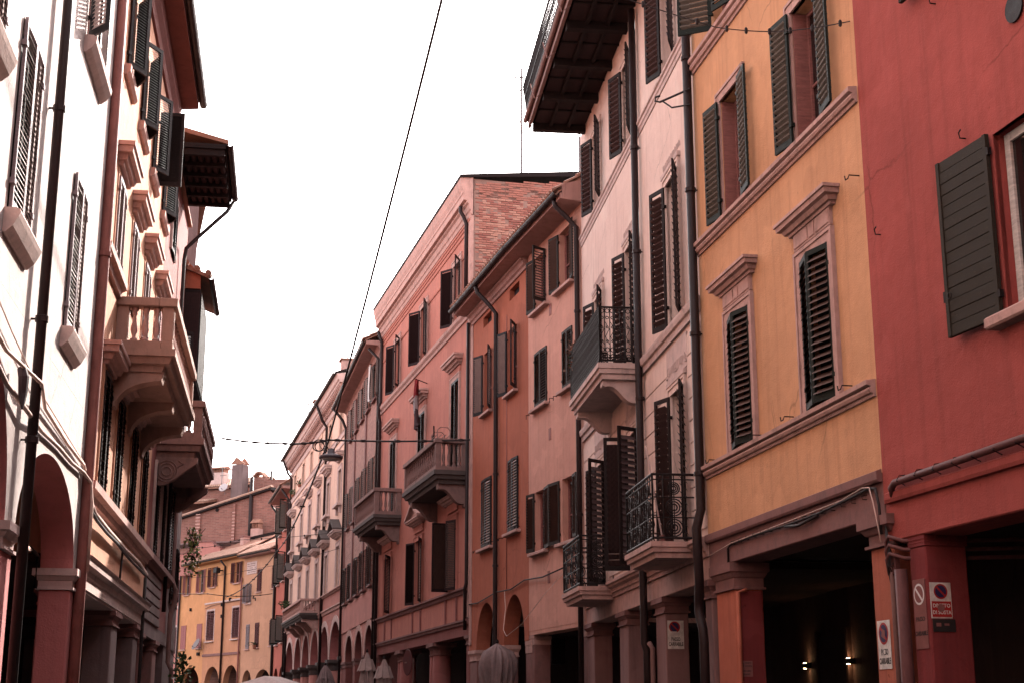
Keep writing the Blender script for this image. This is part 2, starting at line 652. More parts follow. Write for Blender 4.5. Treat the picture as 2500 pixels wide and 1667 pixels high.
        if pane:
            m = MB()
            g = s.sg
            r = -recess + .02
            W = s1 - s0
            for a, b in ((s0, s0 + .07), (s1 - .07, s1), (s0 + W / 2 - .045, s0 + W / 2 + .045)):
                m.box(g * a, g * b, r, r + .06, z0, z1)
            for a, b in ((z0, z0 + .09), (z1 - .07, z1), (z0 + (z1 - z0) * .42, z0 + (z1 - z0) * .42 + .035)):
                m.box(g * (s0 + .07), g * (s1 - .07), r + .004, r + .052, a, b)
            o = m.build('window', wood, s.e)
            MB().box(g * s0, g * s1, r + .015, r + .022, z0, z1).build('pane', 'glass', o)

    def surround(s, s0, s1, z0, z1, wd, pr, mat, bottom=False, name='window_surround', lip=True):
        m = MB()
        g = s.sg
        a, b, c, d = s0 - wd, s1 + wd, z0, z1 + wd
        m.box(g * a, g * s0, -.05, pr, c, z1)
        m.box(g * s1, g * b, -.05, pr, c, z1)
        m.box(g * a, g * b, -.05, pr, z1, d)
        if lip:
            m.box(g * (a - .02), g * (a + .03), -.05, pr + .018, c, d + .02)
            m.box(g * (b - .03), g * (b + .02), -.05, pr + .018, c, d + .02)
            m.box(g * (a + .03), g * (b - .03), -.05, pr + .018, d - .03, d + .02)
        return m.build(name, mat, s.e)

    def sill(s, s0, s1, z, mat, h=.09, pr=.14, over=.12, name='window_sill', bevel=.012):
        return s.box(name, s0 - over, s1 + over, -.06, pr, z - h, z - .002, mat, bevel=bevel)

    def pipe(s, pts, r=.055, mat='pipe_brown', name='drainpipe', collars=()):
        m = MB().tube([(p[0] * s.sg, p[1], p[2]) for p in pts], r, 10)
        o = m.build(name, mat, s.e, smooth=True)
        for (x, y, z) in collars:
            MB().lathe([(r * 1.02, -.04), (r * 1.25, -.035), (r * 1.25, .035), (r * 1.02, .04)], 10, (x * s.sg, y, z)).box(
                x * s.sg - .012, x * s.sg + .012, -.02, y, z - .01, z + .01).build('collar', mat, o)
        return o

    def gutter(s, x0, x1, y, z, r=.075, mat='pipe_brown', parent=None):
        m = MB()
        n = 8
        pr = [(y + r * cos(pi + pi * k / n), z + r * sin(pi + pi * k / n)) for k in range(n + 1)]
        pr += [(y + (r - .012) * cos(2 * pi - pi * k / n), z + (r - .012) * sin(2 * pi - pi * k / n)) for k in range(n + 1)]
        m.prism(pr, x0 * s.sg, x1 * s.sg)
        m.box(x0 * s.sg, x1 * s.sg, y + r - .02, y + r + .006, z - .012, z + .012)
        return m.build('gutter', mat, parent or s.e)

    def flat_roof(s, z, x0=0, x1=None, y0=.1, depth=9, rise=2.2, mat='roof_tile', name='roof', thick=.14):
        x1 = s.L if x1 is None else x1
        pr = [(y0, z), (y0, z + thick), (-depth / 2, z + rise + thick), (-depth, z + thick), (-depth, z), (-depth / 2, z + rise)]
        return s.mould(name, pr, x0, x1, mat)

    def tiles(s, x0, x1, y0, z0, y1, z1, mat='roof_tile', parent=None, cw=.21, rl=.38, jit=.012):
        """overlapping half-round tiles from the eave (y0,z0) up to (y1,z1)"""
        m = MB()
        L = math.hypot(y1 - y0, z1 - z0)
        uy, uz = (y1 - y0) / L, (z1 - z0) / L
        ny, nz = -uz, uy
        if nz < 0:
            ny, nz = -ny, -nz
        nc, nr = max(1, int((x1 - x0) / cw)), max(1, int(L / rl))
        for i in range(nc):
            xc = x0 + (i + .5) * (x1 - x0) / nc
            for j in range(nr):
                a, b = j * L / nr - .03 + rnd.uniform(-jit, jit), (j + 1) * L / nr + .05
                jx = rnd.uniform(-jit, jit)
                vs = []
                for t, rr, hh in ((a, cw * .48, .035), (b, cw * .38, .0)):
                    for k in range(5):
                        an = pi * k / 4
                        q = rr * sin(an) * .8 + hh
                        vs.append((s.sg * (xc + jx + rr * cos(an)), y0 + uy * t + ny * q, z0 + uz * t + nz * q))
                m.add(vs, [(k, k + 1, k + 6, k + 5) for k in range(4)] + [(0, 1, 2, 3, 4)])
        return stuff(m.build('roof_tiles', mat, parent or s.e))

    def pillar(s, x0, x1, z1, mat, capmat, y0=-.5, y1=-.02, cap=.36, name='pillar', base=0, over=.07):
        g = s.sg
        o = MB().box(g * x0, g * x1, y0, y1, base, z1 - cap).build(name, mat, s.e, bevel=.018)
        k = over
        X0, X1 = sorted((g * x0, g * x1))

        def r(z, q):
            return (z, X0 - q, X1 + q, y0 - q, y1 + q)
        zc = z1 - cap
        MB().rings([r(zc - .001, .001), r(zc + .001, k * .45), r(zc + .035, k * .45), r(zc + .04, .01), r(zc + cap * .42, .012), r(zc + cap * .46, k * .35),
                    r(zc + cap * .62, k * .7), r(zc + cap * .66, k), r(z1 - .004, k)]).build('capital', capmat, o)
        return o

    def column(s, x, y, r, z1, mat, capmat, cap=.45, name='column', base=0):
        g = s.sg
        zc = z1 - cap
        o = MB().lathe([(r * 1.06, base), (r * 1.06, .3), (r, .4), (r * .97, zc * .5), (r * .88, zc)], 18, (g * x, y, 0)).build(name, mat, s.e, smooth=True)
        m = MB().lathe([(r * .9, zc - .002), (r * .98, zc + .02), (r * .98, zc + .06), (r * .9, zc + .07), (r * .92, zc + cap * .45), (r * 1.1, zc + cap * .6), (r * 1.15, zc + cap * .7)], 18, (g * x, y, 0))
        q = r * 1.25
        m.rings([(zc + cap * .7, g * x - q, g * x + q, y - q, y + q), (z1 - .006, g * x - q, g * x + q, y - q, y + q)])
        m.build('capital', capmat, o)
        return o

    def arcade(s, arches, zs, zt, mat, x0=0, x1=None, t=.5, soffit=None, y=0, n=20, ring=None, ringmat=None):
        """front wall strip above the springing, pierced by arches (xa, xb, crown)"""
        x1 = s.L if x1 is None else x1
        g = s.sg
        m = MB()
        xe = x0
        for (a, b, cr) in sorted(arches):
            if a > xe:
                m.add([(g * xe, y, zs), (g * a, y, zs), (g * a, y, zt), (g * xe, y, zt)], [(0, 1, 2, 3)])
                m.add([(g * xe, y - t, zs), (g * a, y - t, zs), (g * a, y - t, zt), (g * xe, y - t, zt)], [(0, 1, 2, 3)])
                m.add([(g * xe, y, zs), (g * a, y, zs), (g * a, y - t, zs), (g * xe, y - t, zs)], [(0, 1, 2, 3)])
            c, rx, rz = (a + b) / 2, (b - a) / 2, cr - zs
            P = [(c - rx * cos(pi * k / n), zs + rz * sin(pi * k / n)) for k in range(n + 1)]
            so = MB()
            for k in range(n):
                (p, pz), (q, qz) = P[k], P[k + 1]
                for yy in (y, y - t):
                    m.add([(g * p, yy, pz), (g * q, yy, qz), (g * q, yy, zt), (g * p, yy, zt)], [(0, 1, 2, 3)])
                so.add([(g * p, y, pz), (g * q, y, qz), (g * q, y - t, qz), (g * p, y - t, pz)], [(0, 1, 2, 3)])
            so.build('arch_soffit', soffit or mat, s.e)
            if ring:
                rg = MB()
                for k in range(n):
                    (p, pz), (q, qz) = P[k], P[k + 1]

                    def ou(p_, z_, w_):
                        f = 1 + w_ / max(rx, rz)
                        return (c + (p_ - c) * (1 + w_ / rx), zs + (z_ - zs) * (1 + w_ / rz))
                    o1, o2 = ou(p, pz, ring), ou(q, qz, ring)
                    rg.add([(g * p, y + .03, pz), (g * q, y + .03, qz), (g * o2[0], y + .05, o2[1]), (g * o1[0], y + .05, o1[1]),
                            (g * o2[0], y - .01, o2[1]), (g * o1[0], y - .01, o1[1]), (g * p, y - .01, pz), (g * q, y - .01, qz)],
                           [(0, 1, 2, 3), (3, 2, 4, 5), (0, 1, 7, 6)])
                rg.build('arch_moulding', ringmat or mat, s.e)
            xe = b
        if x1 > xe:
            m.add([(g * xe, y, zs), (g * x1, y, zs), (g * x1, y, zt), (g * xe, y, zt)], [(0, 1, 2, 3)])
            m.add([(g * xe, y - t, zs), (g * x1, y - t, zs), (g * x1, y - t, zt), (g * xe, y - t, zt)], [(0, 1, 2, 3)])
        m.build('arcade_wall', mat, s.e)

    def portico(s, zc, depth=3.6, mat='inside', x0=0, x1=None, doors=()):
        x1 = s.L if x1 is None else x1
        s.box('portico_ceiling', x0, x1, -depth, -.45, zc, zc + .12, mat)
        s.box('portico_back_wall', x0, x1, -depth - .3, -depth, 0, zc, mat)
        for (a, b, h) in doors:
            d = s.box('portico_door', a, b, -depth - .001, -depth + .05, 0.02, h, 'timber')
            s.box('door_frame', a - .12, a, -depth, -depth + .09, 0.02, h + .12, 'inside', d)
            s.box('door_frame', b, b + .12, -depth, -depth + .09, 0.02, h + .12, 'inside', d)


def hood(b, s0, s1, z0, z1, pr, mat, name='window_hood'):
    """moulded cornice over a window with returned ends"""
    m = MB()
    g = b.sg
    h = z1 - z0
    X0, X1 = sorted((g * s0, g * s1))
    lv = []
    for t, q in ((0, .30), (.18, .34), (.2, .5), (.45, .62), (.5, .86), (.78, .9), (.8, 1), (1, 1)):
        k = (1 - q) * pr
        lv.append((z0 + h * t, X0 + k, X1 - k, -.05, pr * q))
    m.rings(lv)
    return m.build(name, mat, b.e)


def pediment(b, s0, s1, z0, z1, apex, pr, mat, top='stone_black'):
    o = hood(b, s0, s1, z0, z1, pr, mat, 'pediment')
    g = b.sg
    c = (s0 + s1) / 2
    m = MB().prism([(g * (s0 + .12), z1), (g * (s1 - .12), z1), (g * c, apex - .1)], -.05, pr * .55, 'y')
    m.build('tympanum', mat, o)
    k = MB()
    for a in (s0, s1):
        k.prism([(g * a, z1 - .02), (g * c, apex - .08), (g * c, apex + .03), (g * a, z1 + .09)], -.05, pr * 1.05, 'y')
    k.build('raking_cornice', top, o)
    return o


def scroll_bracket(b, x0, x1, pr, zt, h, mat, parent, name='bracket', style='s'):
    g = b.sg
    P = [(-.05, zt), (pr, zt)]
    if style == 's':
        N = 12
        P += [(pr, zt - h * .22)]
        for k in range(N + 1):
            t = k / N
            P.append((pr * (.94 - .86 * t), zt - h * (.26 + .34 * t - .13 * sin(2 * pi * t)) - h * .25 * t))
        P += [(pr * .06, zt - h), (-.05, zt - h)]
    else:
        N = 12
        for k in range(N + 1):
            an = pi / 2 * k / N
            P.append((pr * (.96 - .9 * sin(an)), zt - h * .25 - h * .72 * (1 - cos(an))))
        P += [(-.05, zt - h)]
    X0, X1 = sorted((g * x0, g * x1))
    o = MB().prism(P, X0, X1).build(name, mat, parent)
    return o


def baluster_mesh(h, r):
    def f():
        return MB().lathe([(r, 0), (r, h * .07), (r * .55, h * .1), (r * .5, h * .16), (r * .95, h * .3), (r * .98, h * .38), (r * .55, h * .62), (r * .45, h * .75),
                           (r * .75, h * .8), (r * .6, h * .86), (r, h * .92), (r, h)], 10).mesh('baluster', smooth=True)
    return cached(('bal', h, r), f)


def stone_balcony(b, s0, s1, pr, zlo, zslab, zrail, mat, dark, brs, nb_side=4, nb_front=14, brh=.6, brw=.26, bstyle='s', name='balcony', soff=None):
    g = b.sg
    X0, X1 = sorted((g * s0, g * s1))
    m = MB()
    k = .06
    h = zslab - zlo
    m.rings([(zlo, X0 + .16, X1 - .16, -.05, pr - .16), (zlo + h * .3, X0 + .13, X1 - .13, -.05, pr - .13), (zlo + h * .34, X0 + .04, X1 - .04, -.05, pr - .04),
             (zlo + h * .62, X0, X1, -.05, pr), (zlo + h * .66, X0 - k, X1 + k, -.05, pr + k), (zslab, X0 - k, X1 + k, -.05, pr + k)])
    o = m.build(name, dark, b.e)
    t = .2
    # plinth and hand rail
    for nm, za, zb, ex, mt in (('plinth', zslab + .002, zslab + .14, 0, mat), ('hand_rail', zrail - .15, zrail, .05, mat)):
        q = MB()
        q.box(X0 - ex, X0 + t + ex, -.02, pr - t - ex, za, zb)
        q.box(X1 - t - ex, X1 + ex, -.02, pr - t - ex, za, zb)
        q.box(X0 - ex, X1 + ex, pr - t - ex, pr + ex, za, zb)
        q.build(nm, mt, o, bevel=.01)
    hz = zrail - .15 - zslab - .14
    for x in (X0, X1 - t):
        for y in (pr - t, 0):
            q = MB().box(x + .006, x + t - .006, y + .006, y + t - .006, zslab + .142, zrail - .152)
            q.box(x + .04, x + t - .04, y - .004, y + t + .004, zslab + .2, zrail - .22)
            q.build('pedestal', mat, o)
    me = baluster_mesh(round(hz - .004, 3), .062)
    for x in (X0 + t / 2, X1 - t / 2):
        for i in range(nb_side):
            put(me, 'baluster', mat, o, (x, t + (pr - 2 * t) * (i + .5) / nb_side, zslab + .142))
    for i in range(nb_front):
        put(me, 'baluster', mat, o, (X0 + t + (X1 - X0 - 2 * t) * (i + .5) / nb_front, pr - t / 2, zslab + .142))
    for x in brs:
        scroll_bracket(b, x - brw / 2, x + brw / 2, pr * .86, zlo + .01, brh, mat, o, style=bstyle)
    return o


def ring_pts(c, r, n=14, plane='xz'):
    if plane == 'xz':
        return [(c[0] + r * cos(2 * pi * k / n), c[1], c[2] + r * sin(2 * pi * k / n)) for k in range(n)]
    return [(c[0], c[1] + r * cos(2 * pi * k / n), c[2] + r * sin(2 * pi * k / n)) for k in range(n)]


def iron_balcony(b, s0, s1, pr, zlo, zslab, zrail, mat, brackets=(), dense=False):
    g = b.sg
    X0, X1 = sorted((g * s0, g * s1))
    h = zslab - zlo
    m = MB().rings([(zlo, X0 + .1, X1 - .1, -.05, pr - .1), (zlo + h * .3, X0 + .09, X1 - .09, -.05, pr - .09), (zlo + h * .36, X0 + .04, X1 - .04, -.05, pr - .04),
                    (zlo + h * .62, X0 + .03, X1 - .03, -.05, pr - .03), (zlo + h * .66, X0, X1, -.05, pr), (zslab, X0, X1, -.05, pr)])
    o = m.build('balcony', mat, b.e)
    r = MB()
    i = .05
    A = [(X0 + i, 0), (X0 + i, pr - i), (X1 - i, pr - i), (X1 - i, 0)]
    zb = zslab + .06
    hz = zrail - zb
    levels = [0, .06, 1.0] if dense else [0, .32, .64, .92, 1.0]
    for t in levels:
        z = zb + hz * t
        rr = .024 if t in (0, 1.0) else .013
        r.tube([(x, y, z) for x, y in A], rr, 6)
    sides = [(A[0], A[1], 'yz'), (A[1], A[2], 'xz'), (A[3], A[2], 'yz')]
    for (p, q, pl) in sides:
        L = math.hypot(q[0] - p[0], q[1] - p[1])
        n = max(2, round(L / (.105 if dense else .19)))
        for k in range(n + 1):
            t = k / n
            x, y = p[0] + (q[0] - p[0]) * t, p[1] + (q[1] - p[1]) * t
            r.tube([(x, y, zb), (x, y, zrail)], .02 if k in (0, n) else .011, 6)
        if dense:
            for k in range(n):
                t = (k + .5) / n
                c = (p[0] + (q[0] - p[0]) * t, p[1] + (q[1] - p[1]) * t)
                for zz, rr in ((.93, .045), (.07, .05), (.8, .03), (.2, .045), (.36, .022), (.62, .022)):
                    r.tube(ring_pts((c[0], c[1], zb + hz * zz), rr, 9, pl), .010, 5, True)
                for zz in (.5,):
                    dx = (q[0] - p[0]) / L * .04
                    dy = (q[1] - p[1]) / L * .04
                    r.tube([(c[0] - dx, c[1] - dy, zb + hz * .3), (c[0] + dx, c[1] + dy, zb + hz * .44), (c[0] - dx, c[1] - dy, zb + hz * .58), (c[0] + dx, c[1] + dy, zb + hz * .72)], .008, 5)
        else:
            m2 = max(1, round(L / .75))
            for k in range(m2):
                t = (k + .5) / m2
                c = (p[0] + (q[0] - p[0]) * t, p[1] + (q[1] - p[1]) * t)
                for zz in (.16, .48, .78):
                    for rr in (.055, .10, .145):
                        r.tube(ring_pts((c[0], c[1], zb + hz * zz), rr * (.7 if zz > .7 else 1), 14, pl), .013, 5, True)
            if pl == 'xz':
                for k in range(22):
                    t = rnd.uniform(.22, .78)
                    zz = rnd.uniform(.1, .85)
                    c = (p[0] + (q[0] - p[0]) * t, p[1])
                    r.tube(ring_pts((c[0], c[1], zb + hz * zz), rnd.uniform(.03, .07), 9, pl), .011, 5, True)
    r.build('railing', 'iron', o)
    for x in brackets:
        scroll_bracket(b, x - .14, x + .14, pr * .86, zlo + .01, .55, mat, o)
    return o


def quad_profile(*p):
    return list(p)

# ------------------------------------------------------------------ ground
def ground(name, pts, z, mat):
    m = MB().add([(x, y, z) for x, y in pts], [tuple(range(len(pts)))])
    o = m.build(name, mat)
    o['kind'] = 'structure'
    return o


ground('ground', [(-400, -200), (400, -200), (400, 600), (-400, 600)], -.16, 'asphalt')
ground('street', [(-6, -14), (10, -14), (5.2, 15), (3.2, 25), (1.6, 37), (-1.5, 48), (-9.5, 81), (-19.5, 120), (-32, 137), (-36, 134), (-24, 110), (-18, 90), (-11.5, 55), (-3, -1)], 0.0, 'paving')

# ================================================================== RED HOUSE (nearest on the shaded side)
red = Bld('red_house', 'dark red plastered house with plank shutter beside the yellow house', (4.48, 17.43), -12.8, 1, 8)
b = red
b.holes += [(-4.9, -3.0, 5.62, 7.6), (-4.4, -2.45, 9.92, 11.9)]
b.wall(4.06, 15.5, 'red', -9, 0, recess=.2, name='wall')
b.box('beam', -9, -.02, -.55, -.004, 3.6, 4.058, 'red', bevel=.015)
b.mould('string_course', [(-.02, 4.04), (.045, 4.05), (.06, 4.09), (.06, 4.16), (-.02, 4.2)], -9, -.12, 'red')
b.portico(3.75, 3.6, 'inside', -9, 0, [(-3.2, -1.9, 2.6)])
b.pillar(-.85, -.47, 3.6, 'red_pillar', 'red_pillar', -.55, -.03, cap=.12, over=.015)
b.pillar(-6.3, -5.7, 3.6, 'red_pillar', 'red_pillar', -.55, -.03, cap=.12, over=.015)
b.flat_roof(15.52, -9, 0, .7)
# plank shutter
for (s1, z0, z1) in ((-2.97, 5.6, 7.62), (-2.42, 9.9, 11.92)):
    wd, h = .95, z1 - z0
    m = MB()
    m.box(0, wd, -.022, .004, 0, h)
    for (a, c) in ((0, .06), (wd - .06, wd)):
        m.box(a, c, .004, .03, 0, h)
    o = m.build('shutter', 'plank_olive', b.e, (s1, .06, z0), (0, 0, pi - radians(176)), bevel=.003)
    o.rotation_euler = (0, 0, radians(4))
    n = 15
    for k in range(n):
        q = .006
        hh = h / n
        MB().box(.064, wd - .064, .006, .020 + rnd.uniform(-.003, .004), k * hh + q / 2, (k + 1) * hh - q / 2).build('plank', 'plank_olive', o, bevel=.003)
    r = MB()
    r.tube(ring_pts((wd - .12, .05, h * .22), .035, 10), .006, 5, True)
    for q in (.12, .9):
        MB().box(-.03, .02, -.02, .03, h * q - .04, h * q + .04).build('hinge', 'iron', o)
    MB().box(wd - .01, wd + .03, .0, .03, h * .2, h * .26).build('catch', 'iron', o)
    r.build('latch', 'iron', o)
# recessed white window with reveal
for (a, c, z0, z1) in ((-4.9, -3.0, 5.62, 7.6), (-4.4, -2.45, 9.92, 11.9)):
    m = MB()
    for p, q in ((a, a + .10), (c - .10, c), ((a + c) / 2 - .06, (a + c) / 2 + .06)):
        m.box(p, q, -.19, -.12, z0, z1)
    m.box(a, c, -.185, -.125, z0, z0 + .1).box(a, c, -.185, -.125, z1 - .1, z1)
    o = m.build('window', 'wood_white', b.e, bevel=.004)
    MB().box(a, c, -.165, -.155, z0, z1).build('pane', 'glass', o)
    b.surround(a, c, z0, z1, .10, .012, 'red', lip=False)
b.sill(-4.9, -2.85, 5.62, 'trim', .13, .17, .08, bevel=.02)
b.sill(-4.4, -2.3, 9.92, 'trim', .13, .17, .08, bevel=.02)
MB().lathe([(.14, 0), (.16, .01), (.16, .03), (.14, .03)], 20).build('air_vent', 'iron', b.e, (-3.62, 0, 8.78), (-pi / 2, 0, 0))
o = b.pipe([(-.30, .03, 4.12), (-.33, .07, 4.2), (-.45, .085, 4.25), (-3, .085, 4.28), (-9, .085, 4.3)], .042, 'conduit_maroon', 'conduit')
for x in range(14):
    MB().tube([(-.6 - x * .42, .03, 4.20), (-.6 - x * .42, .14, 4.25), (-.6 - x * .42, .1, 4.31), (-.6 - x * .42, .02, 4.32)], .007, 5).build('clip', 'iron', o)
for (x, z) in ((-2.45, 7.78), (-.35, 7.35), (-2.05, 9.62)):
    MB().tube([(x, 0, z), (x, .07, z), (x, .08, z + .06), (x - .03, .07, z + .09)], .009, 6).build('hook', 'iron', b.e)
# corner conduits
b.pipe([(-.19, .05, 0), (-.19, .05, 3.3), (-.16, .07, 3.5)], .035, 'pipe_grey', 'conduit')
b.pipe([(-.37, .035, 0), (-.37, .035, 3.25)], .075, 'conduit_maroon', 'drainpipe')
for k, (dx, dz) in enumerate(((0, .0), (.02, -.1), (.03, -.2))):
    b.pipe([(-.16, .07, 3.4 + dz), (-.17, .1, 3.58 + dz), (-.25, .1, 3.64 + dz), (-.45, .02, 3.57 + dz), (-.7, -.35, 3.55 + dz), (-1.0, -1.2, 3.56 + dz), (-1.2, -3.5, 3.58 + dz)], .024, 'conduit_maroon', 'conduit')
b.box('junction_box', -.30, -.15, .0, .07, 3.2, 3.45, 'conduit_maroon', bevel=.008)
for k in range(5):
    b.pipe([(-.15 - .03 * k, .06, 3.1 + .06 * k), (-.19 - .02 * k, .11, 3.3), (-.2 - .015 * k, .1, 3.45 + .03 * k), (-.08, .05, 3.75 + .02 * k)], .007, 'cable_black', 'cable')

# unseen houses added behind the viewpoint to cut low sky light on the facades
for (nm, lab, org, dg, sd_, x0, x1, h, mt) in (('added_ochre_house', 'unseen ochre house added beyond the red house to cut low sky light', (4.48, 17.43), -12.8, 1, -40, -9.05, 20, 'yellow'),
                                          ('added_rose_house', 'unseen rose plastered house added beside the cream house to cut low sky light', (-6.28, 21.08), -8.7, -1, -60, -22.1, 20, 'peach')):
    b = Bld(nm, lab, org, dg, sd_, 1)
    n = int((x1 - x0) / 4)
    for k in range(n):
        for z0 in (6, 10, 13.5, 16.6):
            x = x0 + 1.5 + k * 4
            b.window(x, x + 1.1, z0, z0 + 2, 170, 170, 'shutter_green', 'slat_green', .09)
            b.sill(x, x + 1.1, z0, 'trim')
    b.wall(4.2, h, mt, x0, x1)
    b.portico(4.0, 3.6, 'inside', x0, x1)
    b.box('beam', x0, x1, -.5, -.01, 3.6, 4.19, mt)
    for k in range(n + 1):
        b.pillar(x0 + k * 4, x0 + k * 4 + .7, 3.6, 'salmon_dark', 'trim', -.5, -.03, .3)
    b.flat_roof(h, x0, x1, .8)

b = Bld('added_end_house', 'unseen plastered house added across the street start to block low sky light', (-14, -26), 90, 1, 44)
for k in range(10):
    for z0 in (1.2, 5.5, 9.5, 13.2):
        b.window(2 + k * 4, 3.1 + k * 4, z0, z0 + 2, 170, 170, 'shutter_brown', 'slat_worn', .09)
b.wall(0, 21, 'salmon')  # unseen house added across the street to block sky light from behind
b.flat_roof(21, y0=.8)

# ================================================================== YELLOW HOUSE
yel = Bld('yellow_house', 'ochre yellow house with green louvred shutters and moulded window hoods', (4.48, 17.43), -10.6, 1, 6.75)
b = yel
for (a, c) in ((1.06, 2.08), (4.28, 5.3)):
    b.window(a, c, 9.5, 11.56, 172, 173, 'shutter_green', 'slat_green', .098, 'each', y=.075, recess=.3, tl=28, dpk=.78, tk=.02)
    for q in (a, c - .03):
        b.box('jamb_lining', q + .001, q + .029, -.28, -.012, 9.51, 11.55, 'wood_red')
    b.surround(a, c, 9.48, 11.56, .16, .035, 'trim')
for (a, c) in ((1.16, 2.18), (4.31, 5.31)):
    b.window(a, c, 5.62, 7.76, 13, 14, 'shutter_green', 'slat_worn', .096, 'each', y=.02, pane=False)
    b.box('window_back', a, c, -.24, -.2, 5.62, 7.76, 'void')
    b.surround(a, c, 5.6, 7.76, .15, .045, 'trim')
    b.box('frieze', a - .14, c + .14, -.03, .05, 7.955, 8.205, 'trim')
    for (p, q) in ((a - .11, a + .34), (a + .39, a + .58), (a + .63, c + .11)):
        b.box('frieze_panel', p, q, .04, .064, 7.985, 8.18, 'trim', bevel=.006)
    hood(b, a - .42, c + .42, 8.2, 8.43, .24, 'trim')
b.window(4.3, 5.5, 12.95, 15.1, 125, 20, 'shutter_green', 'slat_green', .098, 'each', y=.05, tl=28, dpk=.78, tk=.02)
b.window(1.06, 2.08, 12.95, 15.1, 150, 150, 'shutter_green', 'slat_green', .098, 'each', y=.05, tl=28, dpk=.78, tk=.02)
b.wall(4.45, 16.6, 'yellow', recess=.3)
for z0, z1 in ((12.68, 12.92), (9.28, 9.49), (5.40, 5.60)):
    h = z1 - z0
    b.mould('string_course', [(-.02, z0), (.03, z0), (.04, z0 + h * .2), (.075, z0 + h * .24), (.095, z0 + h * .42), (.085, z0 + h * .56), (.06, z0 + h * .62), (.12, z0 + h * .72), (.125, z1), (-.02, z1 + .02)], .03, 6.72, 'trim')
b.mould('portico_band', [(-.4, 4.33), (.05, 4.34), (.07, 4.37), (.07, 4.47), (.0, 4.5), (-.4, 4.5)], .02, 6.73, 'trim_dark')
b.box('beam', .0, 6.75, -.5, -.006, 3.93, 4.345, 'trim_dark', bevel=.012)
b.portico(4.1, 3.6, 'inside')
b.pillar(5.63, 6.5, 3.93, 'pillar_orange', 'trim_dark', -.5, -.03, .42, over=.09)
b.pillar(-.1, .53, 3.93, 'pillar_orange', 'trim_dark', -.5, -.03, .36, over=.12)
b.flat_roof(16.62, y0=.8)
b.box('painted_side', 5.622, 5.64, -.48, -.075, .02, 3.49, 'red_pillar')
b.box('painted_side', 5.618, 5.64, -.48, -.45, .02, 3.49, 'red_pillar')
b.pipe([(5.55, -.06, 0), (5.55, -.06, 3.46), (5.55, -.2, 3.5)], .035, 'pillar_orange', 'conduit')
o = b.pipe([(5.72, .02, 3.9), (5.72, .02, 4.16), (5.6, .02, 4.2), (4.4, .03, 4.21), (3.2, .035, 4.2), (2, .03, 4.21), (1.0, .03, 4.26), (.35, .035, 4.30), (.12, .05, 4.27), (.0, .07, 4.05), (-.04, .08, 3.7)], .018, 'cable_black', 'cable')
b.pipe([(6.7, .02, 4.13), (5.5, .04, 4.215), (3.2, .05, 4.235), (1.2, .04, 4.27), (.5, .05, 4.33), (.25, .07, 4.3), (.1, .1, 4.1), (.0, .1, 3.8), (-.03, .09, 3.6)], .008, 'cable_pale', 'cable')
b.pipe([(3.2, .03, 4.19), (2.6, .06, 4.13), (2.0, .03, 4.19)], .02, 'cable_black', 'cable')
for k in range(16):
    x = .5 + k * .33
    MB().tube([(x, -.006, 4.19), (x, .05, 4.19), (x, .06, 4.23), (x, -.006, 4.245)], .006, 5).build('clip', 'iron', o)
for (x, z) in ((4.05, 5.66), (2.75, 5.68), (.72, 5.68), (6.15, 5.64), (.12, 8.3)):
    MB().tube([(x, 0, z), (x, .14, z), (x, .16, z - .05), (x + .03, .18, z - .06), (x + .05, .18, z)], .009, 6).build('hook', 'iron', b.e)

# ================================================================== PINK HOUSE WITH IRON BALCONIES
pink = Bld('pink_house', 'pale pink house with wrought iron balconies and timber roof overhang', (3.24, 24.07), -6.5, 1, 12.46)
b = pink
SM, SL = 'shutter_brown', 'slat_wine'
for i, (a, c) in enumerate(((1.32, 2.36), (5.42, 6.46), (9.4, 10.44))):
    sl = 'each' if i < 2 else 'stuff'
    b.window(a, c, 13.78, 15.76, 159, 160, SM, SL, .125, sl, y=.05, wood='trim_pale', sw=.07, tl=30, dpk=.82, tk=.022)
    b.surround(a, c, 13.75, 15.76, .13, .03, 'pink')
    b.window(a, c, 8.62, 11.45, 160, 160, SM, SL, .128, sl, y=.05, wood='trim_pale', sw=.075, tl=30, dpk=.82, tk=.022)
    b.surround(a, c, 8.6, 11.45, .14, .04, 'pink')
    b.box('lintel_moulding', a - .2, c + .2, -.02, .07, 11.62, 11.72, 'trim_pale', bevel=.012)
    fa, ne = ((160, 161), (100, 118), (162, 128))[i]
    b.window(a, c, 4.5, 7.34, fa, ne, 'shutter_brown', SL, .128, sl, y=.05, wood='trim_pale', sw=.075, tl=40, dpk=1.2, tk=.02)
    b.surround(a, c, 4.5, 7.34, .14, .04, 'pink')
    b.box('lintel_moulding', a - .2, c + .2, -.02, .07, 7.5, 7.6, 'trim_pale', bevel=.012)
    # stucco panel with relief over the door
    o = b.box('stucco_panel', a - .3, c + .3, -.02, .022, 7.62, 8.24, 'trim_pale')
    m = MB()
    for k in range(26):
        x = a - .22 + (c - a + .44) * k / 25
        if k % 6 != 3:
            m.box(x - .012, x + .012, .02, .036, 7.74 + .03 * sin(k * 1.1), 7.74 + .1 + .06 * abs(sin(k * 1.7)))
    for x in (a - .25, (a + c) / 2, c + .25):
        m.box(x - .05, x + .05, .02, .045, 7.7, 7.74)
    stuff(m.build('stucco_relief', 'trim_pale', o))
    # relief band above the middle storey
    m = MB()
    for k in range(22):
        x = a - .2 + (c - a + .4) * k / 21
        m.box(x - .012, x + .012, -.01, .014, 11.82 + .02 * sin(k), 11.9 + .05 * abs(sin(k * 1.3)))
    stuff(m.build('stucco_relief', 'trim_pale', b.e))
b.wall(4.14, 16.62, 'pink', recess=.28)
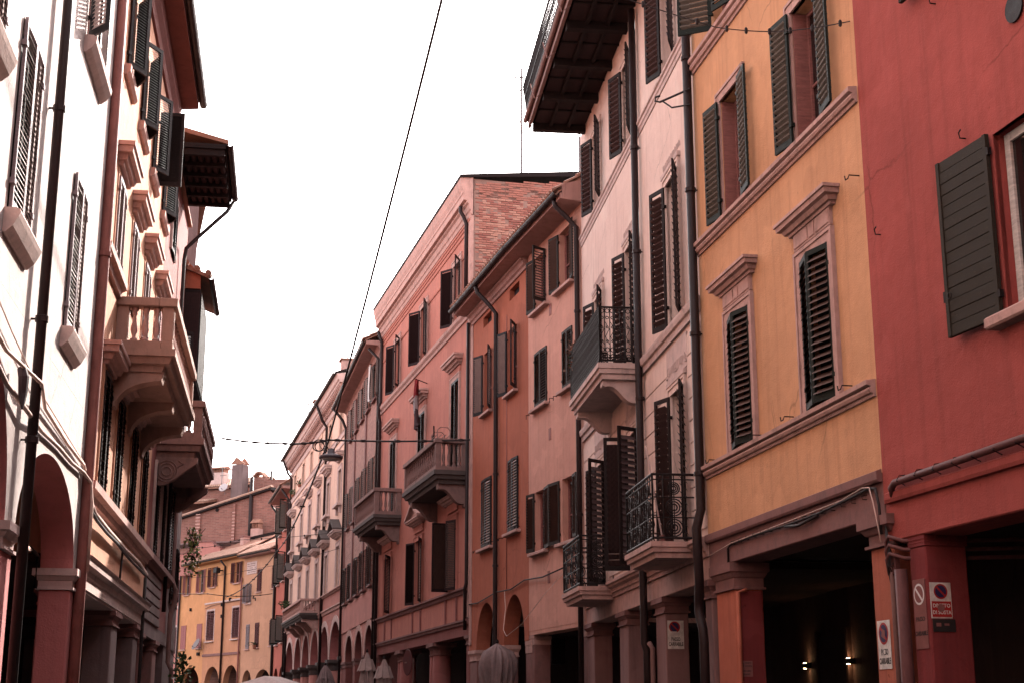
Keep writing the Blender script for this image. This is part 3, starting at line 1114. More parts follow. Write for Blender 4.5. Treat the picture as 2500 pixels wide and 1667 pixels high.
b.mould('string_course', [(-.02, 13.5), (.02, 13.5), (.03, 13.58), (.05, 13.6), (.05, 13.68), (.08, 13.7), (.08, 13.75), (-.02, 13.77)], 0.02, 12.44, 'trim_pale')
b.mould('string_course', [(-.02, 8.32), (.05, 8.32), (.06, 8.44), (.1, 8.46), (.12, 8.55), (.12, 8.6), (-.02, 8.61)], 0.02, 12.44, 'trim_pale')
b.mould('portico_cornice', [(-.3, 4.14), (.03, 4.14), (.04, 4.22), (.07, 4.23), (.08, 4.3), (.14, 4.34), (.15, 4.38), (.19, 4.4), (.19, 4.46), (-.02, 4.48), (-.3, 4.48)], 0.02, 12.44, 'trim')
b.box('beam', 0, 12.46, -.5, -.006, 3.76, 4.139, 'trim', bevel=.012)
b.portico(3.95, 3.5, 'inside', doors=[(3.4, 5.05, 3.1)])
for (p, q) in ((0.02, .45), (3.55, 4.4), (7.26, 8.2), (11.5, 12.42)):
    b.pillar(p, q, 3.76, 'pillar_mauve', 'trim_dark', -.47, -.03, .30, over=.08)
# rusticated blocks between the storeys
edges = [0.03, 1.02, 2.66, 5.12, 6.76, 9.1, 10.74, 12.43]
for r in range(9):
    z0 = 4.62 + r * .395
    for k in range(0, len(edges) - 1, 2):
        a, c = edges[k], edges[k + 1]
        z1 = min(z0 + .378, 8.30)
        if z1 - z0 < .1:
            continue
        nseg = max(1, round((c - a) / 1.3))
        for j in range(nseg):
            b.box('rustic_block', a + (c - a) * j / nseg + .003, a + (c - a) * (j + 1) / nseg - .003, -.01, .020, z0, z1, 'pink', bevel=.006)
iron_balcony(b, 5.0, 9.3 - .35, .92, 8.28, 8.6, 9.78, 'trim_pale', (5.35, 8.6), True)
iron_balcony(b, .75, 3.3 - .15, .80, 4.2, 4.47, 5.62, 'trim', ())
iron_balcony(b, 8.6, 11.15, .80, 4.1, 4.38, 5.5, 'trim', ())
# drainpipes
b.pipe([(4.68, .1, .0), (4.68, .1, 2.8), (4.7, .14, 2.95), (4.72, .14, 4.6), (4.72, .12, 16.4)], .075, collars=((4.72, .12, 7.8), (4.72, .12, 10.9), (4.72, .12, 13.2), (4.72, .12, 5.2)))
b.pipe([(4.45, .04, 0), (4.45, .04, 2.85), (4.55, .08, 2.95)], .05, 'pipe_grey', 'conduit')
b.pipe([(.02, .12, 0), (.02, .12, 2.75), (.02, .13, 2.95), (.1, .14, 3.1), (.22, .14, 3.25), (.16, .15, 3.45), (.0, .17, 3.7), (-.05, .2, 4.3), (-.05, .2, 4.6), (-.05, .12, 4.9), (-.05, .12, 16.4)], .078,
       collars=((-.05, .12, 5.5), (-.05, .12, 7.9), (-.05, .12, 10.5), (-.05, .12, 13.0)))
# curled iron bracket on the pipe
MB().tube([(-.2, .1, 12.35), (.5, .5, 12.38), (.62, .56, 12.45), (.6, .55, 12.52), (.5, .5, 12.5)], .02, 6).tube([(-.2, .1, 12.05), (.2, .35, 12.15), (.42, .46, 12.36)], .016, 6).build('bracket_arm', 'iron', b.e)
# timber roof overhang with joists, ribs and soffit panels, guard rail at its edge
zt = 16.42
over = b.box('roof_overhang', -.3, 11.72, -.02, 1.42, zt + .22, zt + .34, 'timber')
js = [11.66, 9.66, 7.76, 5.82, 3.86, 1.9, -.1]
for x in js:
    b.box('joist', x - .1, x + .1, -.01, 1.38, zt - .02, zt + .215, 'timber', over, bevel=.01)
for i in range(len(js) - 1):
    a, c = js[i + 1] + .1, js[i] - .1
    for y in (.46, .92):
        b.box('rib', a, c, y - .04, y + .04, zt + .08, zt + .218, 'timber', over)
    b.box('rib', (a + c) / 2 - .025, (a + c) / 2 + .025, 0, 1.36, zt + .13, zt + .217, 'timber', over)
    for (y0, y1) in ((.0, .42), (.5, .88), (.96, 1.36)):
        for (x0, x1) in ((a, (a + c) / 2 - .03), ((a + c) / 2 + .03, c)):
            b.box('soffit_panel', x0 + .01, x1 - .01, y0 + .01, y1 - .01, zt + .17 + rnd.uniform(-.004, .004), zt + .205, 'timber_panel', over)
b.box('fascia', -.3, 11.78, 1.422, 1.5, zt + .1, zt + .3, 'pipe_grey', over)
b.gutter(-.3, 11.8, 1.56, zt + .3, .06, 'pipe_grey', over)
m = MB()
n = 74
for k in range(n + 1):
    x = -.2 + 11.95 * k / n
    m.tube([(x, 1.5, zt + .3), (x + .02, 1.62, zt + 1.25)], .017, 5)
for t in (.0, .33, .66, 1.0):
    m.tube([(-.2, 1.5 + .12 * t, zt + .3 + .95 * t), (11.77, 1.5 + .12 * t, zt + .3 + .95 * t)], .024, 5)
for k in range(8):
    y = 1.5 - k * .2
    m.tube([(11.75, y, zt + .3), (11.77, y + .1, zt + 1.25)], .017, 5)
m.tube([(11.77, 1.62, zt + 1.25), (11.77, 0, zt + 1.25)], .014, 5)
m.build('guard_rail', 'iron', over)
for x in (11.78, 9.5, 7.2, 4.9):
    MB().tube([(x, 1.42, zt + .1), (x, 1.62, zt - .06), (x, 1.72, zt + .32)], .016, 5).build('rail_stay', 'pipe_grey', over)
b.flat_roof(16.8, y0=-.6, depth=8.5, rise=1.2)

# ================================================================== PEACH HOUSE (joined eave with the terracotta one)
pch = Bld('peach_house', 'pale peach house with grey shutters between pink and terracotta houses', (1.83, 36.45), -16.2, 1, 4.86)
b = pch
G1, G2 = 'shutter_grey', 'slat_worn'
b.window(.86, 1.9, 12.84, 14.48, 168, 168, G1, G2, .08)
b.sill(.86, 1.9, 12.84, 'trim', pr=.16, over=.25)
b.window(3.1, 4.1, 12.84, 14.45, 168, 118, G1, G2, .08)
b.sill(3.1, 4.1, 12.82, 'trim', pr=.16, over=.3)
for (a, c) in ((.82, 1.66), (3.06, 4.2)):
    b.window(a, c, 10.03, 11.62, 2, 2, 'shutter_grey', 'slat_worn', .078, pane=False, y=.015)
    b.box('window_back', a, c, -.2, -.16, 10.03, 11.62, 'void')
    b.sill(a, c, 10.0, 'trim', pr=.15, over=.2)
b.window(3.3, 4.25, 5.98, 7.64, 170, None, G1, G2, .078)
b.leaf(3.3, 1, 173, .66, 5.98, 7.64, G1, G2, .078)
b.leaf(1.98, -1, 173, .66, 5.98, 7.64, G1, G2, .078)
b.window(.85, 1.8, 5.98, 7.64, None, 172, G1, G2, .078)
b.sill(3.3, 4.25, 5.96, 'trim', pr=.15, over=.3)
b.sill(.85, 1.8, 5.96, 'trim', pr=.15, over=.3)
b.wall(3.86, 14.95, 'peach', recess=.22)
for (x, z) in ((2.72, 12.55), (2.83, 9.06), (3.0, 5.2)):
    b.box('air_vent', x - .1, x + .1, -.02, .012, z - .16, z + .16, 'wood_red')
b.box('soffit_slab', .0, 4.86, -.5, -.006, 3.75, 3.858, 'peach')
b.portico(3.9 - .16, 3.6, 'inside')
b.pillar(4.46, 5.1, 3.75, 'trim_dark', 'trim', -.5, -.03, .26, over=.02)
b.pillar(-.15, .3, 3.75, 'trim_dark', 'trim', -.5, -.03, .26, over=.02)
b.pipe([(.12, .1, 0), (.12, .1, 9.5), (.12, .1, 14.1), (.2, .3, 14.35), (.3, .62, 14.7), (.3, .66, 14.9)], .068, collars=((.12, .1, 6.5), (.12, .1, 9.3), (.12, .1, 11.8)))
for (x, z) in ((2.55, 10.0), (2.2, 9.98), (4.75, 9.95)):
    MB().tube([(x, 0, z), (x, .1, z), (x, .1, z - .12)], .012, 6).build('hook', 'iron', b.e)


def eave(b, x0, x1, z, pr, mat, endcap=False, tmat='roof_tile', depth=8, rise=3.2, gut=True, gmat='pipe_brown'):
    so = b.mould('eave', [(-.02, z), (pr - .1, z + .04), (pr, z + .05), (pr, z + .2), (pr - .06, z + .22), (-.02, z + .24)], x0, x1, mat)
    r = b.mould('roof', [(pr + .04, z + .25), (-depth / 2, z + .25 + rise), (-depth, z + .25), (-depth, z + .18), (-depth / 2, z + .15 + rise), (pr + .04, z + .2)], x0, x1, 'roof_tile')
    b.tiles(x0, x1, pr + .1, z + .27, pr - 1.6, z + .27 + rise / (depth / 2 + pr) * 1.7, tmat, r)
    if gut:
        b.gutter(x0 - (.1 if endcap else 0), x1 + (.12 if endcap else 0), pr + .1, z + .2, .085, gmat, so)
    return so


eave(b, -.1, 4.88, 14.74, .62, 'soffit')
b.mould('eave_end', [(.02, 14.76), (.56, 14.78), (.56, 15.2), (.02, 15.35)], -.12, -.1, 'soffit')

# ================================================================== TERRACOTTA HOUSE
ter = Bld('terracotta_house', 'terracotta house with two tall portico arches and dark shutters', (.47, 41.11), -15.0, 1, 7.19)
b = ter
for (a, c, fa, ne) in ((4.32, 5.32, 158, 158), (1.25, 2.25, 160, 150)):
    b.window(a, c, 11.03, 13.04, fa, ne, 'shutter_slate', 'slat_pale', .072, y=.06)
    b.sill(a, c, 11.02, 'trim', pr=.16, over=.15)
for (a, c, z0, z1) in ((4.25, 5.5, 6.72, 8.9), (1.08, 2.18, 6.84, 9.0)):
    b.window(a, c, z0, z1, 3, 3, 'shutter_slate', 'slat_pale', .085, pane=False, y=.03)
    b.box('window_back', a, c, -.2, -.16, z0, z1, 'void')
    b.sill(a, c, z0 - .02, 'trim', pr=.16, over=.25)
for (a, c) in ((.96, 2.1), (4.35, 5.46)):
    b.holes.append((a, c, 13.95, 14.3))
    b.box('attic_vent', a, c, -.2, -.16, 13.95, 14.3, 'void')
b.wall(5.14, 14.95, 'terra', recess=.22)
b.arcade([(.45, 2.75, 5.0), (3.66, 6.18, 5.0)], 3.62, 5.139, 'terra', soffit='terra', t=.45)
b.portico(5.0, 3.6, 'inside')
b.pillar(6.22, 7.15, 3.62, 'trim_dark', 'trim', -.46, -.03, .34, over=.06)
b.pillar(2.8, 3.62, 3.62, 'trim_dark', 'trim', -.46, -.03, .34, over=.06)
b.pillar(-.2, .42, 3.62, 'trim_dark', 'trim', -.46, -.03, .34, over=.02)
b.mould('cornice', [(-.02, 14.42), (.05, 14.42), (.07, 14.5), (.13, 14.54), (.16, 14.64), (.22, 14.68), (.22, 14.74), (-.02, 14.74)], .05, 6.9, 'soffit')
eave(b, 0, 7.1, 14.74, .62, 'soffit', True)
b.box('quoin_strip', 6.85, 7.14, -.02, .03, 3.8, 14.42, 'trim')
b.pipe([(3.42, .1, 0), (3.42, .1, 3.5), (3.4, .1, 13.9), (3.5, .3, 14.2), (3.75, .62, 14.65), (3.75, .68, 14.85)], .07, collars=((3.42, .1, 6.0), (3.41, .1, 8.8), (3.41, .1, 11.5)))
b.pipe([(2.4, .01, 13.6), (2.4, .01, 5.2)], .011, 'wood_red', 'cable')
b.pipe([(7.1, .04, 5.1), (5.8, .05, 5.06), (4.6, .05, 5.14), (3.4, .09, 5.2), (1.8, .05, 5.16), (.3, .05, 5.3), (-1.6, .06, 5.22), (-4.6, .06, 5.32)], .02, 'cable_black', 'cable')
b.pipe([(2.5, .05, 5.2), (1.8, .2, 4.6), (.9, .5, 3.95), (-.4, .75, 3.7), (-1.8, .7, 3.95), (-3.2, .5, 4.6), (-3.9, .1, 5.2)], .008, 'cable_pale', 'cable')
for (x, z) in ((6.05, 6.72), (2.85, 6.76), (4.05, 6.8), (.95, 6.9)):
    MB().tube([(x, 0, z), (x, .13, z), (x, .14, z - .06), (x + .04, .15, z - .07), (x + .06, .15, z)], .013, 6).build('hook', 'iron', b.e)
for x in (2.9, .7):
    o = b.box('speaker_box', x - .22, x + .22, -1.2, -.8, 3.0, 3.7, 'timber', bevel=.03)  # speaker box hung in the portico, plain dark casing

# ================================================================== SALMON PALAZZO
sal = Bld('salmon_palazzo', 'salmon palazzo with two stone balustrade balconies and bare brick gable', (-1.39, 48.06), -15.0, 1, 17.92)
b = sal
DK = 'shutter_wine'
for (a, c, fa, ne) in ((1.72, 2.9, 148, 152), (7.55, 8.85, 150, 160), (13.3, 14.5, 155, 155)):
    b.window(a, c, 15.2, 17.42, fa, ne, DK, 'shutter_wine', .06, wood='trim', y=.05)
    b.surround(a, c, 15.18, 17.42, .2, .03, 'trim')
for (a, c) in ((1.72, 2.92), (7.6, 8.9), (13.65, 15.0)):
    b.window(a, c, 9.72, 13.1, 2, 2, 'shutter_slate' if a < 10 else DK, 'slat_worn' if a < 10 else DK, .085, pane=False, y=.02)
    b.box('window_back', a, c, -.22, -.18, 9.72, 13.1, 'void')
    b.surround(a, c, 9.72, 13.1, .17, .05, 'trim')
    hood(b, a - .5, c + .5, 13.52, 13.86, .34, 'trim')
    b.box('frieze', a - .2, c + .2, -.02, .05, 13.3, 13.52, 'salmon')
b.window(1.9, 3.1, 5.72, 8.14, 82, 22, DK, 'slat_worn', .06, y=.05)
b.window(7.8, 9.1, 5.72, 8.14, 160, 160, DK, DK, .06, wood='wood_white', y=.05)
b.window(14.4, 16.0, 5.72, 8.14, None, 155, DK, DK, .06, wood='trim', y=.05)
for (a, c) in ((1.9, 3.1), (7.8, 9.1), (14.4, 16.0)):
    b.surround(a, c, 5.7, 8.14, .18, .05, 'salmon')
    b.box('frieze', a - .2, c + .2, -.02, .06, 8.45, 8.75, 'salmon')
pediment(b, 7.2, 9.7, 8.72, 8.95, 9.55, .36, 'trim', 'trim')
hood(b, 1.4, 3.9, 8.76, 9.0, .3, 'trim')
hood(b, 13.9, 16.4, 8.76, 9.0, .3, 'trim')
b.wall(4.62, 18.98, 'salmon', recess=.24, x0=.36)
b.mould('string_course', [(-.02, 14.86), (.05, 14.87), (.07, 14.97), (.1, 15.0), (.14, 15.05), (.16, 15.16), (-.02, 15.2)], .05, 17.9, 'trim')
b.mould('string_course', [(-.02, 5.5), (.05, 5.5), (.07, 5.6), (.14, 5.64), (.14, 5.7), (-.02, 5.71)], .05, 17.9, 'trim_dark')
for z in (17.27, 18.08):
    for (a, c) in ((.05, 17.9),) if z > 18 else ((.05, 1.45), (3.2, 7.3), (9.15, 13.05), (14.75, 17.9)):
        b.mould('band', [(-.02, z - .04), (.03, z - .03), (.045, z + .03), (-.02, z + .05)], a, c, 'salmon')
cp = [(-.02, 18.5), (.04, 18.52), (.06, 18.66), (.1, 18.7), (.13, 18.88), (.2, 18.93), (.21, 19.0), (.32, 19.02), (.32, 19.24), (.35, 19.28), (.35, 19.36), (.4, 19.52), (.43, 19.72), (.43, 19.82), (-.02, 19.9)]
b.mould('cornice', cp, -.06, 17.95, 'trim')
b.mould('frieze_moulding', [(-.02, 18.24), (.03, 18.25), (.04, 18.33), (.07, 18.35), (.07, 18.42), (-.02, 18.44)], .05, 17.9, 'salmon')
b.mould('roof', [(.46, 19.83), (.46, 19.93), (-9, 21.1), (-9, 20.95), (-.02, 19.9)], -.1, 18.0, 'timber')
# panel zone above the portico
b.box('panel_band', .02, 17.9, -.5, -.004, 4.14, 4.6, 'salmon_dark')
b.mould('portico_cornice', [(-.02, 4.5), (.05, 4.5), (.06, 4.58), (.1, 4.6), (.1, 4.66), (-.02, 4.68)], .05, 17.9, 'trim_dark')
for x in (1.86, 3.56, 7.95, 9.5, 14.0, 15.6):
    b.box('panel_strip', x - .1, x + .1, -.01, .035, 4.67, 5.5, 'salmon_dark')
b.portico(4.3, 4.2, 'inside')
for x in (5.75, 12.1):
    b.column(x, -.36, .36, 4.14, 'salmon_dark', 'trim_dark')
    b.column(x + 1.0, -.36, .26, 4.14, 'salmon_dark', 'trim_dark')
b.pillar(.02, .5, 4.14, 'salmon_dark', 'trim_dark', -.5, -.03, .3)
b.pillar(17.2, 17.85, 4.14, 'salmon_dark', 'trim_dark', -.5, -.03, .3)
stone_balcony(b, .32, 5.9, 1.12, 9.12, 9.55, 10.62, 'stone_grey', 'stone_black', (.75, 5.35), 4, 15, .75, .32)
stone_balcony(b, 12.3, 17.6, 1.12, 9.22, 9.62, 10.72, 'stone_grey', 'stone_black', (12.8, 17.0), 4, 14, .75, .32)
b.pipe([(.2, .1, 4.3), (.2, .1, 5.4), (.08, .14, 5.6), (.05, .1, 5.8), (.05, .1, 14.6)], .06)
b.pipe([(.45, .1, 15.2), (.45, .1, 18.3), (.5, .2, 18.6), (.5, .3, 18.75), (.5, .3, 18.95)], .07)
b.pipe([(17.4, .1, 0), (17.4, .1, 14.5), (17.3, .2, 14.9), (17.3, .2, 15.2), (17.4, .1, 15.4), (17.4, .1, 18.2), (17.3, .3, 18.7)], .075)
b.box('quoin_strip', .0, .34, -.06, .05, 4.7, 14.85, 'trim')
b.box('quoin_strip', .0, .34, -.06, .05, 15.2, 18.5, 'trim')
# bare brick gable facing the terracotta roof
gab = b.box('gable_wall', .03, .35, -8.9, -.07, 4.62, 19.85, 'mortar')
bmeshes = []
for k in range(4):
    bmeshes.append(MB().box(-.022, .05, -.128, .128, -.031, .031))
cnt = 0
rest = MB()
row = 0
z = 15.0
top = lambda y: 19.74 + (-y) * .105
while z < 20.3:
    y = -.12 - (.13 if row % 2 else 0)
    while y > -4.4:
        yy = y - .13
        if z + .05 < top(yy):
            vis = (z - 15.4) > (-yy) * .95
            me = cached(('brick', rnd.randrange(3)), lambda: None) if False else None
            pr = rnd.choice((0, 0, .006, -.01, .01, -.02))
            if vis and cnt < 300 and rnd.random() > .02:
                kk = rnd.randrange(3)
                mt = ('brick_a', 'brick_b', 'brick_c')[kk]
                ms = cached(('bk', kk), lambda: MB().box(-.02, .06, -.127, .127, -.032, .032).mesh('brick', .004))
                o = put(ms, 'brick', mt, gab, (.03 - pr, yy + rnd.uniform(-.006, .006), z + rnd.uniform(-.004, .004)), (rnd.uniform(-.02, .02), 0, rnd.uniform(-.02, .02)))
                cnt += 1
            elif rnd.random() > .03:
                rest.box(.01 - pr, .06, yy - .127, yy + .127, z - .032, z + .032)
        y -= .27
    z += .083
    row += 1
stuff(rest.build('bricks', 'brick_a', gab))
b.mould('verge', [(.43, 19.82), (.43, 19.9), (-9, 20.9), (-9, 20.8)], -.12, -.03, 'timber')

# flag on a short staff
fl = thing('flag', 'small faded flag hanging from a staff above the far stone balcony', 'flag', b.world(7.35, 0, 13.2), b.rz)
MB().tube([(0, .0, .9), (-.1, .55, 1.05)], .02, 6).build('staff', 'iron', fl)
for (t0, t1, mt, wd) in ((0, .34, 'flag_red', .10), (.34, .66, 'flag_white', .34), (.66, 1, 'flag_dark', .26)):
    m = MB()
    N = 9
    for i in range(N):
        for (zz, tt) in ((t0, 0), (t1, 1)):
            pass
    vs, fs = [], []
    for j in range(5):
        t = t0 + (t1 - t0) * j / 4
        for i in range(N):
            u = i / (N - 1) - .5
            vs.append((-.05 + u * (.18 + .5 * t * (1 - .4 * t)) + .12 * sin(4 * t), .42 + .09 * sin(i * 1.9 + 2.5 * t), 1.0 - 1.75 * t - .25 * (u + .5) * t))
    fs = [(j * N + i, j * N + i + 1, (j + 1) * N + i + 1, (j + 1) * N + i) for j in range(4) for i in range(N - 1)]
    m.add(vs, fs).build('flag_cloth', mt, fl, smooth=True)

# ================================================================== BRICK HOUSE
brk = Bld('brick_house', 'narrow bare brick house with rows of louvred shutters and stone arches', (-6.02, 65.37), -12.0, 1, 15.88)
b = brk
for x in (1.6, 4.2, 6.9, 9.6, 12.3):
    b.window(x, x + 1.2, 16.15, 17.95, 172, 172, 'shutter_grey', 'slat_pale', .1, wood='trim')
    b.sill(x, x + 1.2, 16.13, 'trim_dark')
for x in (1.2, 4.2, 7.2, 10.2, 13.0):
    b.window(x, x + 1.25, 11.4, 13.4, 173, 173, 'shutter_grey', 'slat_pale', .1, wood='trim')
    b.sill(x, x + 1.25, 11.38, 'trim_dark')
    b.window(x, x + 1.25, 7.4, 9.35, 173, 173, 'shutter_wine', 'slat_worn', .1, wood='trim')
    b.sill(x, x + 1.25, 7.38, 'trim_dark', pr=.2)
b.wall(5.86, 18.2, 'brick_rows')
for x in (.5, 5.75, 10.9, 15.4):
    b.box('pilaster', x - .22, x + .22, -.02, .07, 7.4, 18.0, 'trim_dark')
b.box('panel_band', .02, 15.86, -.02, .05, 5.87, 7.2, 'palazzo_low')
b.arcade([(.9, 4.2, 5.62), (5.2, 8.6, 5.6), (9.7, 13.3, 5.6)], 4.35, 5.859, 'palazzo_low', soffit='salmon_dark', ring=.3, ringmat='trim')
b.portico(5.6, 4, 'inside')
for (p, q) in ((.1, .85), (4.25, 5.15), (8.65, 9.65), (13.35, 15.8)):
    b.pillar(p, q, 4.35, 'salmon_dark', 'trim_dark', -.5, -.03, .3)
b.mould('cornice', [(-.02, 17.9), (.06, 17.92), (.1, 18.1), (.2, 18.2), (-.02, 18.22)], .02, 15.86, 'soffit')
eave(b, 0, 15.9, 18.2, .75, 'soffit', False, depth=9, rise=2.8)
b.pipe([(15.5, .1, 0), (15.5, .1, 17.2), (15.5, .3, 17.7), (15.5, .8, 18.3)], .08)
b.pipe([(.25, .1, 0), (.25, .1, 17.6), (.25, .6, 18.1)], .07)
tw = thing('hanging_towel', 'white towel hanging from the top window of the brick house', 'towel', b.world(2.75, .25, 16.3), b.rz)
vs = []
for j in range(6):
    for i in range(7):
        vs.append((-.35 + .7 * i / 6 * (1 - .05 * j), .05 * sin(i * 2.1 + j * .4), 1.55 - 1.7 * j / 5))
MB().add(vs, [(j * 7 + i, j * 7 + i + 1, j * 7 + i + 8, j * 7 + i + 7) for j in range(5) for i in range(6)]).build('towel_cloth', 'linen', tw, smooth=True)
MB().tube([(-.45, 0, 1.56), (.45, 0, 1.56)], .02, 6).tube([(-.4, 0, 1.56), (-.4, -.27, 1.5)], .012, 5).tube([(.4, 0, 1.56), (.4, -.27, 1.5)], .012, 5).build('rail', 'iron', tw)

# ================================================================== CREAM PALAZZO
pal = Bld('cream_palazzo', 'long cream palazzo with bracketed cornice, pedimented windows and tall arches', (-9.33, 80.90), -14.3, 1, 30.6)
b = pal
CX = [2.3, 7.5, 12.2, 17.2, 22.1, 27.6]
for i, x in enumerate(CX):
    b.window(x - .6, x + .6, 17.45, 18.95, None, None, wood='trim_dark', recess=.3)
    b.surround(x - .6, x + .6, 17.43, 18.95, .2, .04, 'palazzo')
    b.window(x - .6, x + .6, 13.35, 15.35, None, None, wood='trim_dark', recess=.3)
    b.surround(x - .6, x + .6, 13.33, 15.35, .24, .05, 'trim_pale')
    hood(b, x - 1.2, x + 1.2, 15.85, 16.3, .45, 'trim_pale')
    b.sill(x - .6, x + .6, 13.33, 'trim_pale', .16, .3, .4)
    for q in (-.7, .7):
        b.box('sill_bracket', x + q - .1, x + q + .1, -.02, .14, 12.8, 13.17, 'trim_pale')
    b.window(x - .6, x + .6, 8.6, 10.95, None, None, wood='trim_dark', recess=.3)
    b.surround(x - .6, x + .6, 8.58, 10.95, .24, .05, 'trim_pale')
    pediment(b, x - 1.3, x + 1.3, 11.4, 11.75, 12.45, .5, 'trim_pale', 'stone_black')
b.wall(8.45, 19.5, 'palazzo', recess=.3)
b.wall(6.95, 8.43, 'palazzo_low', holes=[(-1, -.5, 0, 1)], recess=.1, name='lower_wall')
b.mould('string_course', [(-.02, 8.4), (.08, 8.42), (.1, 8.5), (.18, 8.52), (.18, 8.58), (-.02, 8.6)], .02, 30.58, 'trim')
b.mould('string_course', [(-.02, 7.38), (.06, 7.4), (.08, 7.55), (.14, 7.58), (.14, 7.66), (-.02, 7.68)], .02, 30.58, 'trim')
b.mould('string_course', [(-.02, 17.1), (.06, 17.1), (.1, 17.3), (.14, 17.34), (-.02, 17.4)], .02, 30.58, 'trim_pale')
b.mould('string_course', [(-.02, 16.65), (.05, 16.65), (.06, 16.78), (-.02, 16.8)], .02, 30.58, 'trim_pale')
b.mould('frieze_moulding', [(-.02, 19.15), (.08, 19.2), (.14, 19.4), (-.02, 19.5)], .02, 30.58, 'trim_pale')
co = b.mould('cornice', [(-.1, 19.95), (.5, 20.0), (.52, 20.1), (.6, 20.15), (.66, 20.4), (.7, 20.46), (-.1, 20.6)], -.1, 30.75, 'trim_pale')
b.box('cornice_frieze', -.02, 30.6, -.3, .06, 19.5, 19.96, 'trim_pale')
for k in range(56):
    x = .25 + k * .546
    me = cached('modillion', lambda: MB().prism([(.0, 0), (.42, 0), (.42, -.12), (.34, -.2), (.2, -.22), (.12, -.4), (0, -.42)], -.14, .14).mesh('modillion'))
    put(me, 'modillion', 'trim', co, (x, .06, 19.98))
b.mould('roof', [(.78, 20.45), (.78, 20.58), (-5, 22.3), (-9, 20.6), (-9, 20.4), (-5, 22.1)], -.1, 30.8, 'timber')
b.gutter(-.1, 30.8, .8, 20.55, .1)
for (x, y, h) in ((6.5, -.8, 1.9), (14, -1.2, 1.2), (20.5, -.8, 2.2), (26, -1.6, 1.0)):
    ch = b.box('chimney', x - .4, x + .4, y - .4, y + .4, 20.5, 20.9 + h, 'trim', bevel=.03)
    b.box('chimney_cap', x - .5, x + .5, y - .5, y + .5, 20.9 + h, 21.0 + h, 'roof_tile', ch)
b.arcade([(.15, 4.75, 6.75), (5.25, 9.45, 6.72), (10.0, 14.2, 6.72), (14.9, 19.0, 6.72), (19.75, 23.9, 6.75), (24.8, 30.0, 6.75)], 4.72, 6.94, 'palazzo_low', soffit='arch_red', ring=.34, ringmat='trim_pale', t=.6)
b.portico(6.78, 4.5, 'salmon_dark')
for (x, r) in ((-.1, .4), (5.0, .42), (9.72, .42), (14.55, .42), (19.38, .42), (24.35, .42), (30.3, .4)):
    b.column(x, -.36, r, 4.72, 'palazzo_low', 'stone_black', .62)
stone_balcony(b, 10.4, 21.6, 1.15, 7.35, 7.72, 8.6, 'trim', 'stone_black', (10.9, 14.5, 18, 21.1), 4, 26, .7, .4)
for (x, z0) in ((29.6, 0), (8.6, 0)):
    b.pipe([(x, .1, 0), (x, .1, 19.0), (x - .1, .4, 19.4), (x - .3, .8, 20.3)], .09)
for (x, z) in ((23.5, 17.5), (28.0, 17.4)):
    pl = thing('potted_plant', ('leafy potted plant on a palazzo top sill near the drainpipe' if x > 25 else 'leafy potted plant on a palazzo top sill under the cornice middle'), 'plant', b.world(x, .12, z - .02), b.rz, 'plants on the palazzo sills')
    MB().lathe([(.1, 0), (.14, .2), (.15, .2)], 10).build('pot', 'pot', pl)
    m = MB()
    for k in range(60):
        p = Vector((rnd.gauss(0, .14), rnd.gauss(0, .1), .25 + abs(rnd.gauss(0, .16))))
        a, c = Vector((rnd.uniform(-1, 1), rnd.uniform(-1, 1), rnd.uniform(-1, 1))).normalized() * .09, Vector((rnd.uniform(-1, 1), rnd.uniform(-1, 1), rnd.uniform(-1, 1))).normalized() * .05
        m.add([p, p + a + c, p + a * 2, p + a - c], [(0, 1, 2, 3)])
    stuff(m.build('foliage', 'leaf', pl))

# ================================================================== NARROW RED HOUSE
nar = Bld('narrow_red_house', 'narrow brick red house with green shutters at the street bend', (-16.88, 110.55), -14.3, 1, 9.47)
b = nar
for (a, c, z0, z1) in ((2.2, 3.6, 15.6, 17.9), (6.2, 7.5, 15.6, 17.9), (2.6, 4.0, 11.7, 13.9), (6.6, 7.8, 11.7, 13.9), (2.0, 3.4, 7.0, 9.0), (6.2, 7.6, 7.0, 9.0)):
    b.window(a, c, z0, z1, 150, 120, 'shutter_green', 'slat_green', .12, y=.05)
    b.sill(a, c, z0, 'trim_pale', pr=.2)
b.wall(5.3, 18.6, 'house_red')
b.arcade([(1.0, 4.2, 5.2), (5.2, 8.6, 5.2)], 4.3, 5.29, 'house_red', soffit='house_red')
b.portico(5.1, 4, 'inside')
for (p, q) in ((.1, .9), (4.3, 5.1), (8.7, 9.4)):
    b.pillar(p, q, 4.3, 'house_red', 'trim', -.5, -.03, .25)
eave(b, -.1, 9.5, 18.4, .75, 'soffit', True, depth=9)
b.pipe([(.3, .12, 0), (.3, .12, 17.6), (.3, .7, 18.4)], .09)
b.pipe([(9.3, .12, 0), (9.3, .12, 17.6), (9.3, .7, 18.4)], .09)

